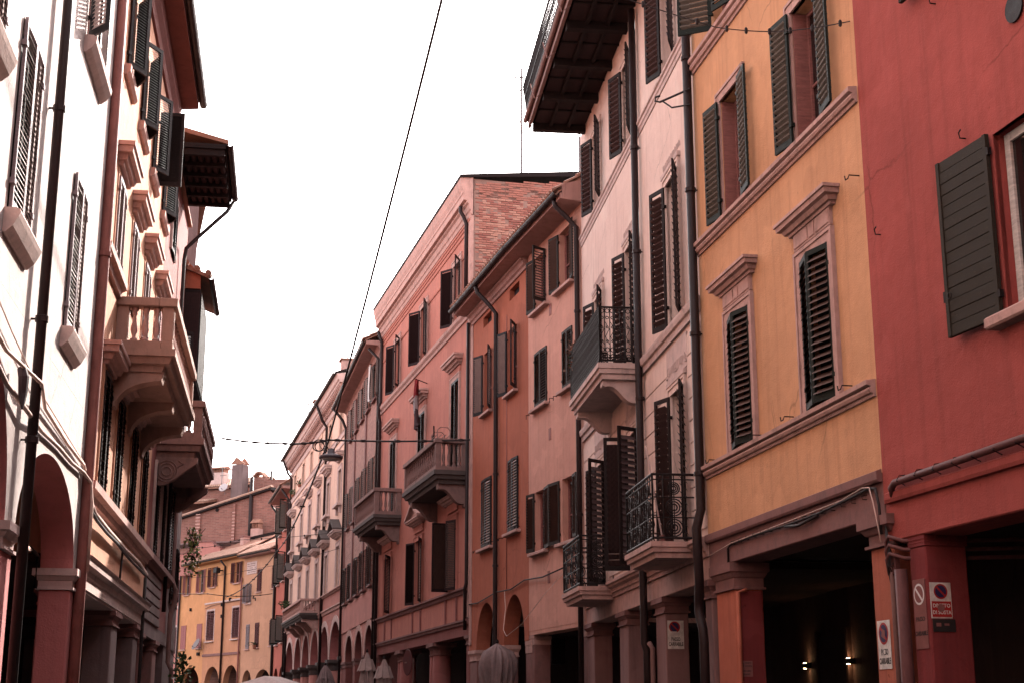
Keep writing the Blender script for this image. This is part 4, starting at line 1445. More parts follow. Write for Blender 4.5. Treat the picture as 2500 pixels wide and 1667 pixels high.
# ================================================================== HOUSES CLOSING THE STREET
FO = (-19.224, 119.73)
fp = Bld('peach_corner_house', 'peach plastered house with maroon shutters beside the narrow red house', FO, -35, 1, 6.3)
b = fp
for (a, c, z0, z1, mt, fa, ne) in ((2.75, 3.55, 11.6, 13.45, 'shutter_maroon', 2, 2), (.0 + .15, .75, 11.7, 13.55, 'shutter_maroon', 2, 2), (4.65, 5.6, 10.75, 12.35, 'shutter_steel', 165, 90),
                                   (4.65, 5.3, 6.98, 9.0, 'shutter_steel', 2, 2), (2.85, 3.58, 7.05, 9.06, 'shutter_maroon', 2, 2), (.15, .85, 7.1, 9.15, 'shutter_maroon', 2, 2)):
    b.window(a, c, z0, z1, fa, ne, mt, mt, .12, wood='wood_white')
    b.sill(a, c, z0 - .02, 'trim')
b.wall(5.35, 14.6, 'far_peach')
b.arcade([(.35, 3.3, 5.25), (3.95, 5.75, 5.25)], 4.0, 5.34, 'far_peach', soffit='far_peach')
b.portico(5.2, 4, 'inside')
for (p, q) in ((.0, .3), (3.35, 3.9), (5.8, 6.25)):
    b.pillar(p, q, 4.0, 'far_peach', 'trim', -.5, -.03, .2)
eave(b, 0, 6.2, 14.55, .6, 'soffit', False, 'tile_pale', 8, 2.4)
b.pipe([(.05, .14, 0), (.05, .14, 14.6)], .09)
b.box('stone_plaque', 3.75, 5.65, -.01, .05, 13.15, 14.2, 'trim_pale', bevel=.02)
m = MB()
for r in range(5):
    for k in range(14):
        if rnd.random() < .8:
            m.box(3.9 + k * .12, 3.98 + k * .12, .05, .058, 13.3 + r * .17, 13.36 + r * .17)
stuff(m.build('worn_inscription', 'stone_grey', b.e))
MB().tube([(4.1, 0, 11.3), (4.1, .1, 11.1), (3.4, .3, 11.05), (3.1, .35, 11.05), (3.05, .35, 10.8)], .04, 6).build('bracket_arm', 'iron', b.e)

fy = Bld('yellow_arcaded_house', 'yellow and orange house with rose shutters and wide arches closing the street', FO, -35, 1, 19.9)
b = fy
X = [(17.5, 19.3, 12.3, 14.35, 'shutter_rose'), (14.2, 16.2, 12.3, 14.35, 'shutter_rose'), (11.6, 13.7, 12.63, 14.35, 'shutter_maroon'), (6.45, 8.75, 12.63, 14.4, 'shutter_maroon')]
for (a, c, z0, z1, mt) in X:
    q = (c - a) / 4
    b.window(a + q, c - q, z0, z1, 172, 172, mt, mt, .12, wood='shutter_steel' if mt == 'shutter_rose' else 'wood_red')
    b.sill(a + q, c - q, z0 - .02, 'trim')
for (a, c, z0, z1, mt) in ((12.0, 13.5, 8.0, 10.55, 'shutter_maroon'), (6.85, 8.15, 8.0, 10.55, 'shutter_maroon')):
    b.window(a, c, z0, z1, 2, 2, mt, mt, .14, pane=False)
    b.surround(a, c, z0 - .1, z1, .12, .03, 'trim_pale')
    b.sill(a, c, z0 - .1, 'trim_pale', pr=.2)
for (a, c, z0, z1, mt) in ((18.1, 19.25, 7.42, 9.55, 'shutter_rose'), (14.55, 15.65, 7.42, 9.55, 'shutter_rose')):
    b.window(a, c, z0, z1, 2, 2, mt, mt, .14, pane=False, louvre=False)
    b.sill(a, c, z0 - .02, 'trim')
hh = list(b.holes)
b.wall(5.86, 14.95, 'far_yellow', 14.1, 19.9, holes=hh)
b.wall(11.2, 14.95, 'far_yellow', 6.32, 14.098, holes=hh, name='upper_wall')
b.wall(5.86, 11.198, 'far_orange', 6.32, 14.098, holes=hh, name='lower_wall', y=.02)
b.mould('string_course', [(-.02, 11.13), (.09, 11.15), (.09, 11.28), (-.02, 11.3)], 6.35, 14.1, 'trim_pale')
b.mould('string_course', [(-.02, 6.6), (.1, 6.62), (.1, 6.8), (-.02, 6.85)], 6.35, 14.1, 'trim_dark')
b.arcade([(14.6, 18.95, 5.8)], 4.0, 5.858, 'far_yellow', 14.1, 19.9, soffit='far_yellow')
b.arcade([(6.5, 9.55, 5.75), (10.3, 13.5, 5.72)], 4.0, 5.856, 'far_orange', 6.32, 14.098, soffit='far_orange', y=.02)
b.portico(5.8, 4, 'inside', 6.32, 19.9)
for (p, q) in ((6.32, 6.48), (9.6, 10.25), (13.55, 14.5), (19.0, 19.85)):
    b.pillar(p, q, 4.0, 'far_orange' if p < 12 else 'far_yellow', 'trim', -.5, -.03, .2)
eave(b, 6.3, 19.95, 14.72, .6, 'far_yellow', False, 'tile_pale', 7, 2.2)
b.pipe([(9.9, .14, 0), (9.9, .14, 14.2), (9.9, .6, 14.7)], .09)
b.pipe([(19.75, .14, 0), (19.75, .14, 14.6)], .09)
b.pipe([(6.4, .14, 0), (6.4, .14, 13.0)], .07, 'pipe_red')
b.pipe([(13.9, .08, 10.8), (12.5, .08, 10.98), (10, .1, 11.05), (6.4, .08, 11.1)], .02, 'cable_black', 'cable')
for (x, z) in ((10.35, 10.95), (8.7, 11.3), (10.3, 9.95), (17.2, 10.9), (15.1, 6.9), (14.85, 6.9)):
    b.box('wall_box', x - .1, x + .1, .0, .16, z - .14, z + .14, 'timber')
fd = MB().prism([(-.3, 14.0), (.0, 13.6), (.3, 13.9), (.2, 14.3), (-.2, 14.4)], .3, .7, 'y')
o = thing('floodlight', 'black floodlight under the eave of the yellow arcaded house', 'floodlight', b.world(10.6, .3, 13.75), b.rz)
MB().box(-.35, .35, .1, .5, -.1, .35).box(-.08, .08, -.3, .12, .1, .2).build('lamp_body', 'iron', o, bevel=.05)
for k, (x, z, y) in enumerate(((18.0, 16.2, -1.6), (11.2, 16.5, -2.2))):
    ch = b.box('chimney', x - .35, x + .35, y - .3, y + .3, z - .9, z + .5, 'trim')
    b.box('chimney_cap', x - .42, x + .42, y - .38, y + .38, z + .5, z + .62, 'trim_dark', ch)
b.mould('rear_roof', [(-3.0, 16.9), (-2.9, 17.15), (-9, 18.1), (-9, 17.9)], 7, 20, 'timber')
b.box('rear_wall', 7.0, 19.9, -9, -3.2, 15.2, 16.95, 'grey_plaster')
fs = Bld('salmon_far_house', 'salmon house with shuttered white framed window past the yellow arcaded house', FO, -35, 1, 26)
b = fs
b.window(20.3, 21.8, 7.1, 9.5, 3, 3, 'shutter_maroon', 'shutter_maroon', .14, pane=False)
b.surround(20.3, 21.8, 7.05, 9.5, .16, .04, 'trim_pale')
b.window(20.2, 21.4, 11.8, 13.8, 100, 60, 'shutter_maroon', 'shutter_maroon', .14)
b.wall(0, 11.3, 'far_salmon', 19.93, 27)
b.wall(11.32, 15.2, 'far_salmon', 19.93, 27, name='upper_wall')
b.mould('string_course', [(-.02, 11.2), (.1, 11.2), (.1, 11.4), (-.02, 11.45)], 19.95, 27, 'trim_pale')
b.flat_roof(15.2, 19.93, 27, .5, 7, 2)

# brick gabled house behind
bg_ = Bld('brick_gabled_house', 'tall blank brick gable wall rising behind the yellow arcaded house', (-25.93, 133.50), -68, 1, 8)
b = bg_
m = MB().add([(-4.75, 0, 0), (2.5, 0, 0), (2.5, 0, 15.3), (9, 0, 15.3), (9, 0, 18.5), (-4.1, 0, 21.55), (-4.75, 0, 21.0)], [(0, 1, 2, 6), (2, 3, 4, 5, 6)])
m.add([(-4.75, 0, 0), (-4.75, -14, 0), (-4.75, -14, 21), (-4.75, 0, 21.0)], [(0, 1, 2, 3)])
m.build('wall', 'brick_far', b.e)
for (x0, x1) in ((3.1, 3.55), (-.65, -.4)):
    zt_ = 21.55 - (x1 + 4.1) * .233 - .25
    b.box('pilaster', x0, x1, -.05, .22, 12, zt_, 'brick_far')
    for r in range(9):
        b.box('quoin', x0 - .02, x1 + .02, .2, .24, 17.2 + r * .3, 17.3 + r * .3, 'trim')
rf = MB().add([(9.2, .35, 18.65), (-4.4, .35, 21.82), (-4.4, -14, 21.82), (9.2, -14, 18.65), (9.2, .35, 18.4), (-4.4, .35, 21.55), (-4.4, -14, 21.55), (9.2, -14, 18.4)],
              [(0, 1, 2, 3), (4, 5, 6, 7), (0, 1, 5, 4), (1, 2, 6, 5), (2, 3, 7, 6), (3, 0, 4, 7)]).build('roof', 'timber', b.e)
m = MB()
for k in range(42):
    t = k / 41
    x, z_ = 9 - 13.3 * t, 18.68 + 3.12 * t
    m.tube([(x + .16, .3, z_ - .02), (x - .16, .3, z_ + .05 + rnd.uniform(-.02, .02))], .11, 6)
    m.tube([(x + .16, .05, z_ - .02), (x - .16, .05, z_ + .05 + rnd.uniform(-.02, .02))], .11, 6)
stuff(m.build('roof_tiles', 'tile_pale', rf))
b.mould('flashing', [(0, 16.6), (.5, 16.9), (.5, 17.0), (0, 17.05)], -4, 8, 'grey_plaster')
b.pipe([(-2.3, .2, 14), (-2.3, .2, 22.8)], .17, 'pipe_brown', 'flue')
ch = b.box('chimney', -3.95, -3.15, .6, 1.4, 16.2, 17.9, 'trim')
for k in range(5):
    b.box('chimney_slot', -3.9 + k * .15, -3.84 + k * .15, .65, 1.35, 17.9, 18.4, 'roof_tile', ch)
b.mould('chimney_cap', [(.5, 18.4), (1.5, 18.4), (1.0, 18.8)], -4.0, -3.1, 'roof_tile', ch)
MB().lathe([(.14, 0), (.18, .05), (.18, .1)], 12).build('air_vent', 'timber', b.e, (1.38, 0, 20.0), (-pi / 2, 0, 0))
# front wing with curved parapet
pp = [(4.6, 14), (4.6, 15.95), (4.0, 16.0), (3.6, 16.3), (3.2, 16.85), (2.9, 17.0), (1.2, 16.95), (.8, 16.6), (.3, 16.4), (.3, 14)]
MB().prism(pp, .3, .9, 'y').build('curved_parapet', 'far_salmon', b.e)
MB().prism([(p[0], p[1]) for p in pp[1:-1]] + [(p[0], p[1] + .1) for p in pp[1:-1]][::-1], 0.2, 1.0, 'y').build('coping', 'trim_dark', b.e)

tile = Bld('tiled_roof_house', 'house with sunlit clay tile roof and stout chimneys behind the brick gable', (-30.79, 148.85), -68, 1, 10)
b = tile
b.wall(0, 24.1, 'brick_far', -8, 10, depth=12)
rf = b.mould('roof', [(.5, 24.15), (.5, 24.3), (-6, 26.2), (-12, 24.3), (-12, 24.1), (-6, 26.0)], -3.4, 10, 'roof_tile')
b.tiles(-3.4, 10, .55, 24.32, -4.6, 25.95, 'tile_pale', rf, .26, .45, .03)
b.window(2.9, 3.8, 23.1, 23.8, None, None, wood='trim_pale')
ch = b.box('chimney', -.85, .8, -1.6, -.6, 24.2, 26.0, 'trim_pale', bevel=.02)
for k in range(9):
    b.box('chimney_slot', -.8 + k * .19, -.72 + k * .19, -1.55, -.65, 26.0, 26.4, 'roof_tile', ch)
b.mould('chimney_cap', [(-1.8, 26.4), (-.4, 26.4), (-.4, 26.48), (-1.1, 26.7), (-1.8, 26.48)], -1.0, .95, 'roof_tile', ch)
ch = b.box('chimney', -4.65, -3.35, .7, 1.9, 15, 26.2, 'grey_plaster', bevel=.03)
for t in (-1, 1):
    MB().prism([(-4.85, 26.25), (-3.15, 26.25), (-3.15 - .1, 26.4), (-4.0 + .2 * t, 27.0)], 1.3 + .45 * t - .06, 1.3 + .45 * t + .06, 'y').build('chimney_cap', 'roof_tile', ch)
b.box('parapet', -6.2, -4.95, -.5, .4, 20, 25.0, 'brick_far')
m = MB()
for k in range(9):
    m.tube([(-4.9 - k * .16, .45, 25.05 + .5 * sin(k * .38)), (-4.95 - k * .16, -.5, 25.1 + .5 * sin(k * .38))], .12, 6)
stuff(m.build('roof_tiles', 'roof_tile', b.e))
b.pipe([(-7.05, .3, 20), (-7.05, .3, 25.6)], .12, 'pipe_brown', 'flue')
b.box('terrace_wall', -6.5, -9.2, .3, .8, 18, 24.6, 'brick_far')
lo = b.mould('lower_roof', [(2.4, 22.4), (2.4, 22.55), (0, 23.1), (0, 22.9)], -.6, 9, 'roof_tile')
b.tiles(-.6, 9, 2.4, 22.56, .1, 23.1, 'tile_pale', lo, .26, .45, .03)


def dish(name, label, loc, rz, r, mat, tilt=.5):
    t = thing(name, label, 'satellite dish', loc, rz)
    prof = [(r * k / 6, .28 * r * (k / 6) ** 2) for k in range(7)]
    m = MB().lathe([(.001, 0)] + prof[1:] + [(r, .28 * r + .015)], 20)
    m.build('reflector', mat, t, (0, 0, 0), (pi / 2 + tilt - pi, 0, 0), smooth=True)
    MB().tube([(0, -.02, 0), (0, -.2, -.1), (0, -.2, -.6)], .03, 6).build('arm', 'antenna', t)
    MB().tube([(0, 0, -r * .8), (0, r * .8, -r * .2)], .015, 5).box(-.05, .05, r * .75, r * .9, -r * .28, -r * .12).build('feed_horn', 'antenna', t)
    return t


dish('satellite_dish', 'pale satellite dish beside the stout grey chimney', tile.world(-3.0, 2.6, 23.75), tile.rz, .48, 'dish')
dish('satellite_dish', 'dark round satellite dish on the yellow arcaded house wall', fy.world(14.3, .5, 7.65), fy.rz, .55, 'dish_dark')


def antenna(label, loc, h, bars, rz=0):
    t = thing('tv_antenna', label, 'antenna', loc, rz)
    MB().tube([(0, 0, 0), (0, 0, h)], .04 if h < 5 else .045, 5).build('mast', 'antenna', t)
    for (z_, L, d, n) in bars:
        m = MB().tube([(-L * .3, 0, z_), (L * .7, 0, z_ + L * .12)], .03, 5)
        for k in range(n):
            q = -L * .3 + L * (k + .3) / n
            m.tube([(q, -d, z_ + (q + L * .3) * .12), (q, d, z_ + (q + L * .3) * .12)], .02, 4)
        m.build('element', 'antenna', t)
    return t


antenna('tall thin mast antenna with five side arms above the tiled roof', tile.world(-1.4, .6, 24.2), 4.9, ((4.6, 1.1, .25, 3), (3.9, .8, .2, 3), (2.7, .9, .3, 3), (1.9, .6, .2, 2), (1.2, .7, .2, 2)))
antenna('thin antenna with flag-like top arm at the cream palazzo roof end', pal.world(31.5, -1.2, 18.5), 6.8, ((6.7, 1.3, .3, 4), (3.6, 1.0, .2, 3)), .6)
antenna('slim mast antenna on the roof behind the brick gable wall', sal.world(2.6, -2.5, 20.1), 5.4, ((5.0, .9, .25, 4), (4.5, .4, .1, 1)), .4)
antenna('bare thin mast on the salmon palazzo roof beside the pink house', sal.world(2.0, -4.6, 20.3), 4.3, ((4.2, .3, .05, 1),))
antenna('antenna with long horizontal arm on the cream palazzo chimney', pal.world(6.5, -.8, 22.8), .5, ((.4, 3.2, .1, 2),), pal.rz + pi / 2)

# ================================================================== SUNLIT SIDE
LO, LD = (-6.28, 21.08), -8.7
cr = Bld('cream_house', 'sunlit cream house with closed louvred shutters and broad portico arch', LO, LD, -1, .1)
b = cr
for (a, c, z0, z1) in ((-6.92, -5.78, 6.66, 8.86), (-2.84, -1.76, 6.48, 8.64), (-9.0, -7.95, 7.95, 10.2)):
    b.window(a, c, z0, z1, 1.5, 1.5, 'shutter_steel', 'slat_pale', .062, 'each', y=.035, pane=False, recess=.1, sw=.045, tl=63, dpk=1.05)
    b.box('window_back', a, c, -.12, -.09, z0, z1, 'void')
    pr = [(-.02, z0 - .27), (.03, z0 - .27), (.10, z0 - .2), (.15, z0 - .1), (.17, z0 - .05), (.16, z0 - .02), (.12, z0 - .004), (-.02, z0 - .004)]
    b.mould('window_sill', pr, a - .12, c + .1, 'trim_pale')
b.window(-2.72, -1.84, 10.62, 12.9, 172, 140, 'shutter_slate', 'slat_pale', .062, 'each', y=.04, recess=.2, sw=.05, tl=63, dpk=1.05)
b.mould('window_sill', [(-.02, 10.36), (.03, 10.36), (.10, 10.42), (.16, 10.5), (.17, 10.58), (.12, 10.612), (-.02, 10.612)], -2.9, -1.1, 'trim_pale')
b.wall(5.9, 18.2, 'cream', -22, .1, recess=.2)  # upper part is out of view, raised to dim the houses opposite
b.arcade([(-4.96, -.28, 4.8), (-10.6, -5.6, 5.6), (-16.4, -11.3, 5.6), (-21.8, -17, 5.6)], 3.62, 5.898, 'cream', -22, .1, soffit='arch_red', t=.45, n=28)
b.portico(5.7, 3.4, 'arch_red', -22, .1)
for (p, q) in ((-.28, .1), (-5.6, -4.96), (-11.3, -10.6), (-17, -16.4)):
    b.pillar(p, q, 3.62, 'arch_red', 'trim_pale', -.45, -.01, .30, over=.09)
MB().prism([(5.2, 0.02), (2.2, .02)] + [(3.7 - 1.5 * cos(pi * k / 14), 2.0 + 1.1 * sin(pi * k / 14)) for k in range(15)][::1], -3.42, -3.36, 'y').build('arched_doorway', 'void', b.e)
b.flat_roof(18.2, -22, .1, .8)
b.pipe([(-5.05, .12, 0), (-5.05, .12, 18)], .06, 'pipe_brown', collars=((-5.05, .12, 4.6), (-5.05, .12, 8.6), (-5.05, .12, 6.0)))
b.pipe([(.05, .07, 0), (.05, .07, 5.0), (.07, .07, 9), (.05, .07, 18)], .085, 'pipe_red', collars=((.06, .07, 8.4),))
b.pipe([(-12, .05, 5.7), (-9, .06, 5.45), (-6.6, .06, 5.25), (-5.2, .2, 5.22), (-4.0, .06, 5.18), (-2.0, .04, 5.12), (-.3, .05, 5.1), (-.1, .05, 5.05)], .022, 'cable_pale', 'cable')
b.pipe([(-9, .05, 5.3), (-6.4, .05, 4.95), (-5.2, .1, 4.86), (-4.0, .04, 4.9), (-2.6, .04, 4.95), (-1.4, .04, 4.95), (-.3, .05, 5.0), (.0, .12, 4.9), (.02, .16, 4.6), (.03, .16, 3.6)], .026, 'cable_pale', 'cable')
b.pipe([(-9, .06, 5.9), (-6.4, .06, 5.5), (-4.6, .06, 5.3), (-2, .05, 5.2), (-.2, .05, 5.13)], .008, 'cable_pale', 'cable')
rag = thing('knotted_rag', 'dark rag knotted round the cable of the cream house', 'rag', b.world(-5.9, .1, 4.75), b.rz)
MB().tube([(0, 0, .48), (.02, .03, .38), (-.01, .03, .2), (.05, .05, .02)], [.05, .06, .05, .012], 7).tube([(0, 0, .45), (-.06, .03, .25), (-.05, .03, .12)], [.04, .04, .01], 6).build('rag_cloth', 'flag_dark', rag)
b.pipe([(-4.8, -.3, 3.75), (-1.4, -.42, 3.76)], .03, 'cable_pale', 'tie_rod')
b.pipe([(-1.4, -.42, 3.78), (-.9, -.42, 3.76), (-.75, -.42, 3.74), (-.75, -.42, 3.3)], .03, 'iron', 'rod_end')

og = Bld('orange_house', 'sunlit orange house with stone balustrade balcony and dark open shutters', LO, LD, -1, 10.3)
b = og
for i, s_ in enumerate((1.55, 3.98, 6.38, 8.95)):
    b.window(s_, s_ + 1.0, 12.2, 13.86, (30, 30, 90, 30)[i], (32, 32, 34, 30)[i], 'shutter_brown', 'shutter_slate', .052, y=.03, sw=.07)
    b.mould('window_sill', [(-.02, 12.0), (.05, 12.0), (.10, 12.06), (.11, 12.18), (-.02, 12.195)], s_ - .15, s_ + 1.15, 'trim')
for s_ in (1.62, 4.0, 6.45, 8.95):
    b.window(s_, s_ + .98, 8.72, 10.28, 1.5, 1.5, 'shutter_steel', 'slat_pale', .056, y=.03, pane=False, recess=.12, sw=.045, tl=63, dpk=1.05)
    b.box('window_back', s_, s_ + .98, -.14, -.11, 8.72, 10.28, 'void')
    b.surround(s_, s_ + .98, 8.7, 10.28, .1, .02, 'orange', lip=False)
    hood(b, s_ - .3, s_ + 1.28, 10.42, 10.78, .27, 'trim')
for s_ in (1.5, 3.55, 6.0, 8.25):
    b.window(s_, s_ + .95, 5.0, 6.95, 1.5, 1.5, 'shutter_brown', 'slat_worn', .075, y=.035, pane=False, recess=.12, sw=.05)
    b.box('window_back', s_, s_ + .95, -.14, -.11, 5.0, 6.95, 'void')
    b.surround(s_, s_ + .95, 4.98, 6.95, .09, .03, 'orange', lip=False)
    hood(b, s_ - .3, s_ + 1.25, 7.02, 7.36, .28, 'trim')
b.wall(3.88, 15.2, 'orange', .1, 10.3, recess=.14)
b.mould('string_course', [(-.02, 8.42), (.06, 8.43), (.08, 8.52), (.15, 8.56), (.16, 8.66), (-.02, 8.69)], .15, 2.6, 'trim')
b.mould('string_course', [(-.02, 4.72), (.06, 4.73), (.08, 4.82), (.17, 4.85), (.18, 4.96), (-.02, 4.98)], .15, 10.28, 'trim')
b.mould('portico_cornice', [(-.3, 3.44), (.02, 3.44), (.03, 3.6), (.06, 3.62), (.07, 3.7), (.15, 3.74), (.16, 3.82), (.2, 3.86), (-.02, 3.92), (-.3, 3.92)], .13, 10.28, 'trim_pale')
b.box('beam', .1, 10.3, -.5, -.006, 3.40, 3.87, 'trim_pale')
b.portico(3.75, 3.4, 'inside', .1, 10.3)
for (p, q) in ((.15, .62), (5.1, 6.05), (9.0, 9.85)):
    b.pillar(p, q, 3.40, 'grey_plaster', 'trim_dark', -.5, -.02, .26, over=.07)
stone_balcony(b, 2.62, 8.2, .95, 7.22, 7.58, 8.46, 'stone_warm', 'stone_warm', (3.0, 5.45, 7.9), 3, 20, .62, .36, 'arc')
eave(b, .05, 10.4, 15.2, .56, 'soffit_dark', True, depth=8, rise=2)
b.mould('eave_moulding', [(-.02, 14.7), (.05, 14.72), (.08, 14.9), (.16, 15.0), (.2, 15.19), (-.02, 15.2)], .12, 10.3, 'soffit_dark')
b.pipe([(.12, .08, 4.75), (.3, .09, 4.66), (.9, .1, 4.55), (1.4, .12, 4.52), (2.6, .1, 4.52), (5.5, .1, 4.5), (8.0, .1, 4.52), (9.6, .1, 4.45)], .04, 'cable_pale', 'cable')
b.pipe([(.1, .08, 4.6), (1.0, .12, 4.47), (2.4, .12, 4.44), (3.9, .11, 4.46), (6, .1, 4.42), (9.6, .1, 4.42)], .025, 'cable_black', 'cable')
b.pipe([(5.35, .06, 4.5), (5.3, .05, 4.1), (5.25, .05, 3.9)], .02, 'cable_black', 'cable')
b.pipe([(9.7, .08, 4.4), (9.7, .08, 3.5), (9.7, .08, 0)], .035, 'cable_black', 'conduit')

gl = Bld('stone_balcony_house', 'shaded grey house with carved stone balcony and broad timber eave', LO, LD, -1, 16.6)
b = gl
for (a, c, z0, z1, fa, ne) in ((11.3, 12.3, 4.98, 7.0, 3, 3), (13.2, 14.2, 4.98, 7.0, 2, 2), (15.0, 16.0, 4.98, 7.1, 2, 14), (11.6, 12.6, 8.7, 10.9, 3, 3), (14.0, 15.0, 8.7, 10.9, 140, 60), (11.6, 12.6, 12.2, 13.6, 3, 3)):
    b.window(a, c, z0, z1, fa, ne, 'shutter_brown', 'shutter_wine', .07, y=.03, wood='wood_white')
    b.surround(a, c, z0, z1, .12, .04, 'trim_pale')
b.wall(3.6, 14.4, 'salmon_dark', 10.32, 16.6)
b.mould('string_course', [(-.02, 4.72), (.06, 4.73), (.08, 4.82), (.17, 4.85), (.18, 4.96), (-.02, 4.98)], 10.35, 16.55, 'trim_dark')
for k in range(5):
    b.box('rustic_block', 10.36, 14.3, -.01, .04, 3.62 + k * .22, 3.8 + k * .22, 'grey_plaster', bevel=.01)
b.box('beam', 10.35, 16.6, -.5, .0, 3.3, 3.598, 'grey_plaster')
b.portico(3.45, 3.4, 'inside', 10.32, 16.6)
b.pillar(10.4, 11.0, 3.3, 'trim_dark', 'trim_dark', -.5, -.02, .25)
b.pillar(13.6, 14.6, 3.3, 'trim_dark', 'trim_dark', -.5, -.02, .25)
bal = stone_balcony(b, 11.25, 16.3, .98, 7.22, 7.66, 8.52, 'stone_grey', 'stone_grey', (), 3, 16, .5)
for s_ in (11.5, 16.05):
    g_ = b.sg
    o = MB().prism([(-.05, 7.24), (.92, 7.24), (.9, 7.12), (.75, 7.0), (.55, 6.85), (.4, 6.72), (.22, 6.62), (.1, 6.6), (-.05, 6.64)], g_ * (s_ - .1), g_ * (s_ + .1)).build('bracket', 'stone_grey', bal)
    for r_ in (.10, .18, .24):
        MB().tube(ring_pts((g_ * (s_ - .11), .24, 6.92), r_, 16, 'yz'), .018, 6, True).build('carved_rosette', 'stone_grey', bal)
    MB().tube([(g_ * (s_ - .11), .5, 7.16), (g_ * (s_ - .11), .6, 7.08), (g_ * (s_ - .11), .5, 7.04), (g_ * (s_ - .11), .44, 6.98)], .02, 6).build('carved_scroll', 'stone_grey', bal)
for k in range(14):
    s_ = 11.6 + k * .33
    MB().tube(ring_pts((b.sg * s_, .985, 8.1), .12, 10), .03, 6, True).build('carved_ring', 'stone_grey', bal)
ev = b.box('broad_eave', 11.2, 14.95, -.02, 1.2, 14.62, 14.74, 'timber')
for k in range(6):
    s_ = 11.25 + k * .72
    b.box('rafter', s_, s_ + .12, -.01, 1.16, 14.46, 14.615, 'timber', ev)
    m = MB()
    for j in range(7):
        y_ = .08 + j * .165
        m.tube([(b.sg * (s_ + .13), y_, 14.6), (b.sg * (s_ + .7), y_, 14.6)], .07, 6)
    if k < 5:
        stuff(m.build('tile_undersides', 'timber_panel', ev))
b.gutter(11.1, 15.0, 1.28, 14.72, .08, parent=ev)
b.mould('roof', [(1.24, 14.75), (1.24, 14.85), (-4, 16.2), (-4, 16.0)], 11.2, 14.95, 'roof_tile')
b.pipe([(14.9, 1.25, 14.6), (14.8, 1.1, 14.3), (14.4, .35, 13.35), (14.35, .15, 13.1), (14.35, .12, 12.8), (14.35, .12, 4)], .05)
b.mould('roof_rear', [(.1, 14.42), (.1, 14.5), (-8, 16), (-8, 14.4)], 10.32, 16.6, 'roof_tile')

dk = Bld('dark_timber_house', 'dark weathered house with jettied upper storey under ragged tiles', LO, LD, -1, 24)
b = dk
for (a, c, z0, z1, fa, ne) in ((17.2, 18.2, 4.4, 6.0, 2, 2), (18.8, 19.7, 4.4, 6.0, 2, 2), (17.4, 18.4, 7.6, 9.4, 3, 3)):
    b.window(a, c, z0, z1, fa, ne, 'shutter_brown', 'shutter_brown', .07, y=.03)
b.wall(3.3, 13.0, 'grey_plaster', 16.62, 20.2)
b.box('lower_wall', 16.62, 20.2, -8, -.02, 0, 3.298, 'grey_plaster')
jt = b.box('jettied_storey', 16.66, 19.6, .004, .42, 10.15, 12.7, 'timber')
for k in range(8):
    b.box('plank', 16.63, 16.658, .02 + k * .05, .06 + k * .05, 10.2, 12.6, 'timber_panel', jt)
for k in range(14):
    b.box('plank', 16.7 + k * .2, 16.86 + k * .2, .42, .45, 10.2, 12.6, 'timber', jt)
b.mould('gable_plaster', [(.004, 12.72), (.4, 12.72), (.4, 13.1), (.004, 13.5)], 16.64, 16.9, 'terra')
rf = b.mould('roof', [(.62, 13.0), (.62, 13.1), (-5, 15.4), (-5, 15.2)], 16.55, 20.3, 'roof_tile')
m = MB()
for k in range(9):
    m.tube([(b.sg * (16.5 + rnd.uniform(-.04, .04)), .6 - k * .3, 13.14 + k * .122), (b.sg * 16.9, .6 - k * .3, 13.16 + k * .122)], .09, 7)
stuff(m.build('roof_tiles', 'roof_tile', rf))
b.gutter(16.55, 20.3, .68, 13.02, .07)
for k, (s_, y_) in enumerate(((16.5, .3), (16.9, .3))):
    b.pipe([(s_, y_ - .2, 10.2), (s_, y_ - .2, 5), (s_ + .1, y_ - .1, 4.7), (s_ + .15, y_ - .12, 4.4), (s_ + .05, y_ - .2, 4.1), (s_ + .05, y_ - .2, 2.9), (s_ + .15, y_ - .1, 2.7), (s_ + .15, y_ - .1, 0)], .045, 'pipe_grey', 'conduit')

lf = Bld('bend_house', 'plastered house past the dark timber house where the street bends', (-9.34, 41.05), -15.5, -1, 70)
b = lf
b.wall(0, 17, 'grey_plaster', .05, 70)  # hidden stretch, height and grey shaped to dim the facades opposite
b.flat_roof(17, .05, 70, .3)


def bush(name, label, loc, n, spread_, size, mats, cat='plant', rz=0, drop=0.0, pot=True):
    t = thing(name, label, cat, loc, rz)
    if pot:
        MB().lathe([(.13, -.28), (.17, 0), (.18, 0), (.18, .03), (.15, .03)], 10).build('pot', 'pot', t)
    for mt, frac in mats:
        m = MB()
        for k in range(int(n * frac)):
            p = Vector((rnd.gauss(0, spread_[0]), rnd.gauss(0, spread_[1]), rnd.uniform(-drop, spread_[2])))
            q = 1 - .5 * max(0, p.z) / max(.1, spread_[2])
            p.x *= q
            p.y *= q
            a = Vector((rnd.uniform(-1, 1), rnd.uniform(-1, 1), rnd.uniform(-.8, .8))).normalized() * size * rnd.uniform(.6, 1.2)
            c = a.cross(Vector((rnd.uniform(-1, 1), rnd.uniform(-1, 1), rnd.uniform(-1, 1)))).normalized() * size * .4
            m.add([p, p + a * .5 + c, p + a, p + a * .5 - c], [(0, 1, 2, 3)])
        stuff(m.build('foliage', mt, t))
    m = MB()
    for k in range(7):
        m.tube([(0, 0, 0), (rnd.gauss(0, spread_[0] * .5), rnd.gauss(0, spread_[1] * .5), spread_[2] * .6), (rnd.gauss(0, spread_[0]), rnd.gauss(0, spread_[1]), spread_[2])], .008, 4)
    m.build('stem', 'timber', t)
    return t


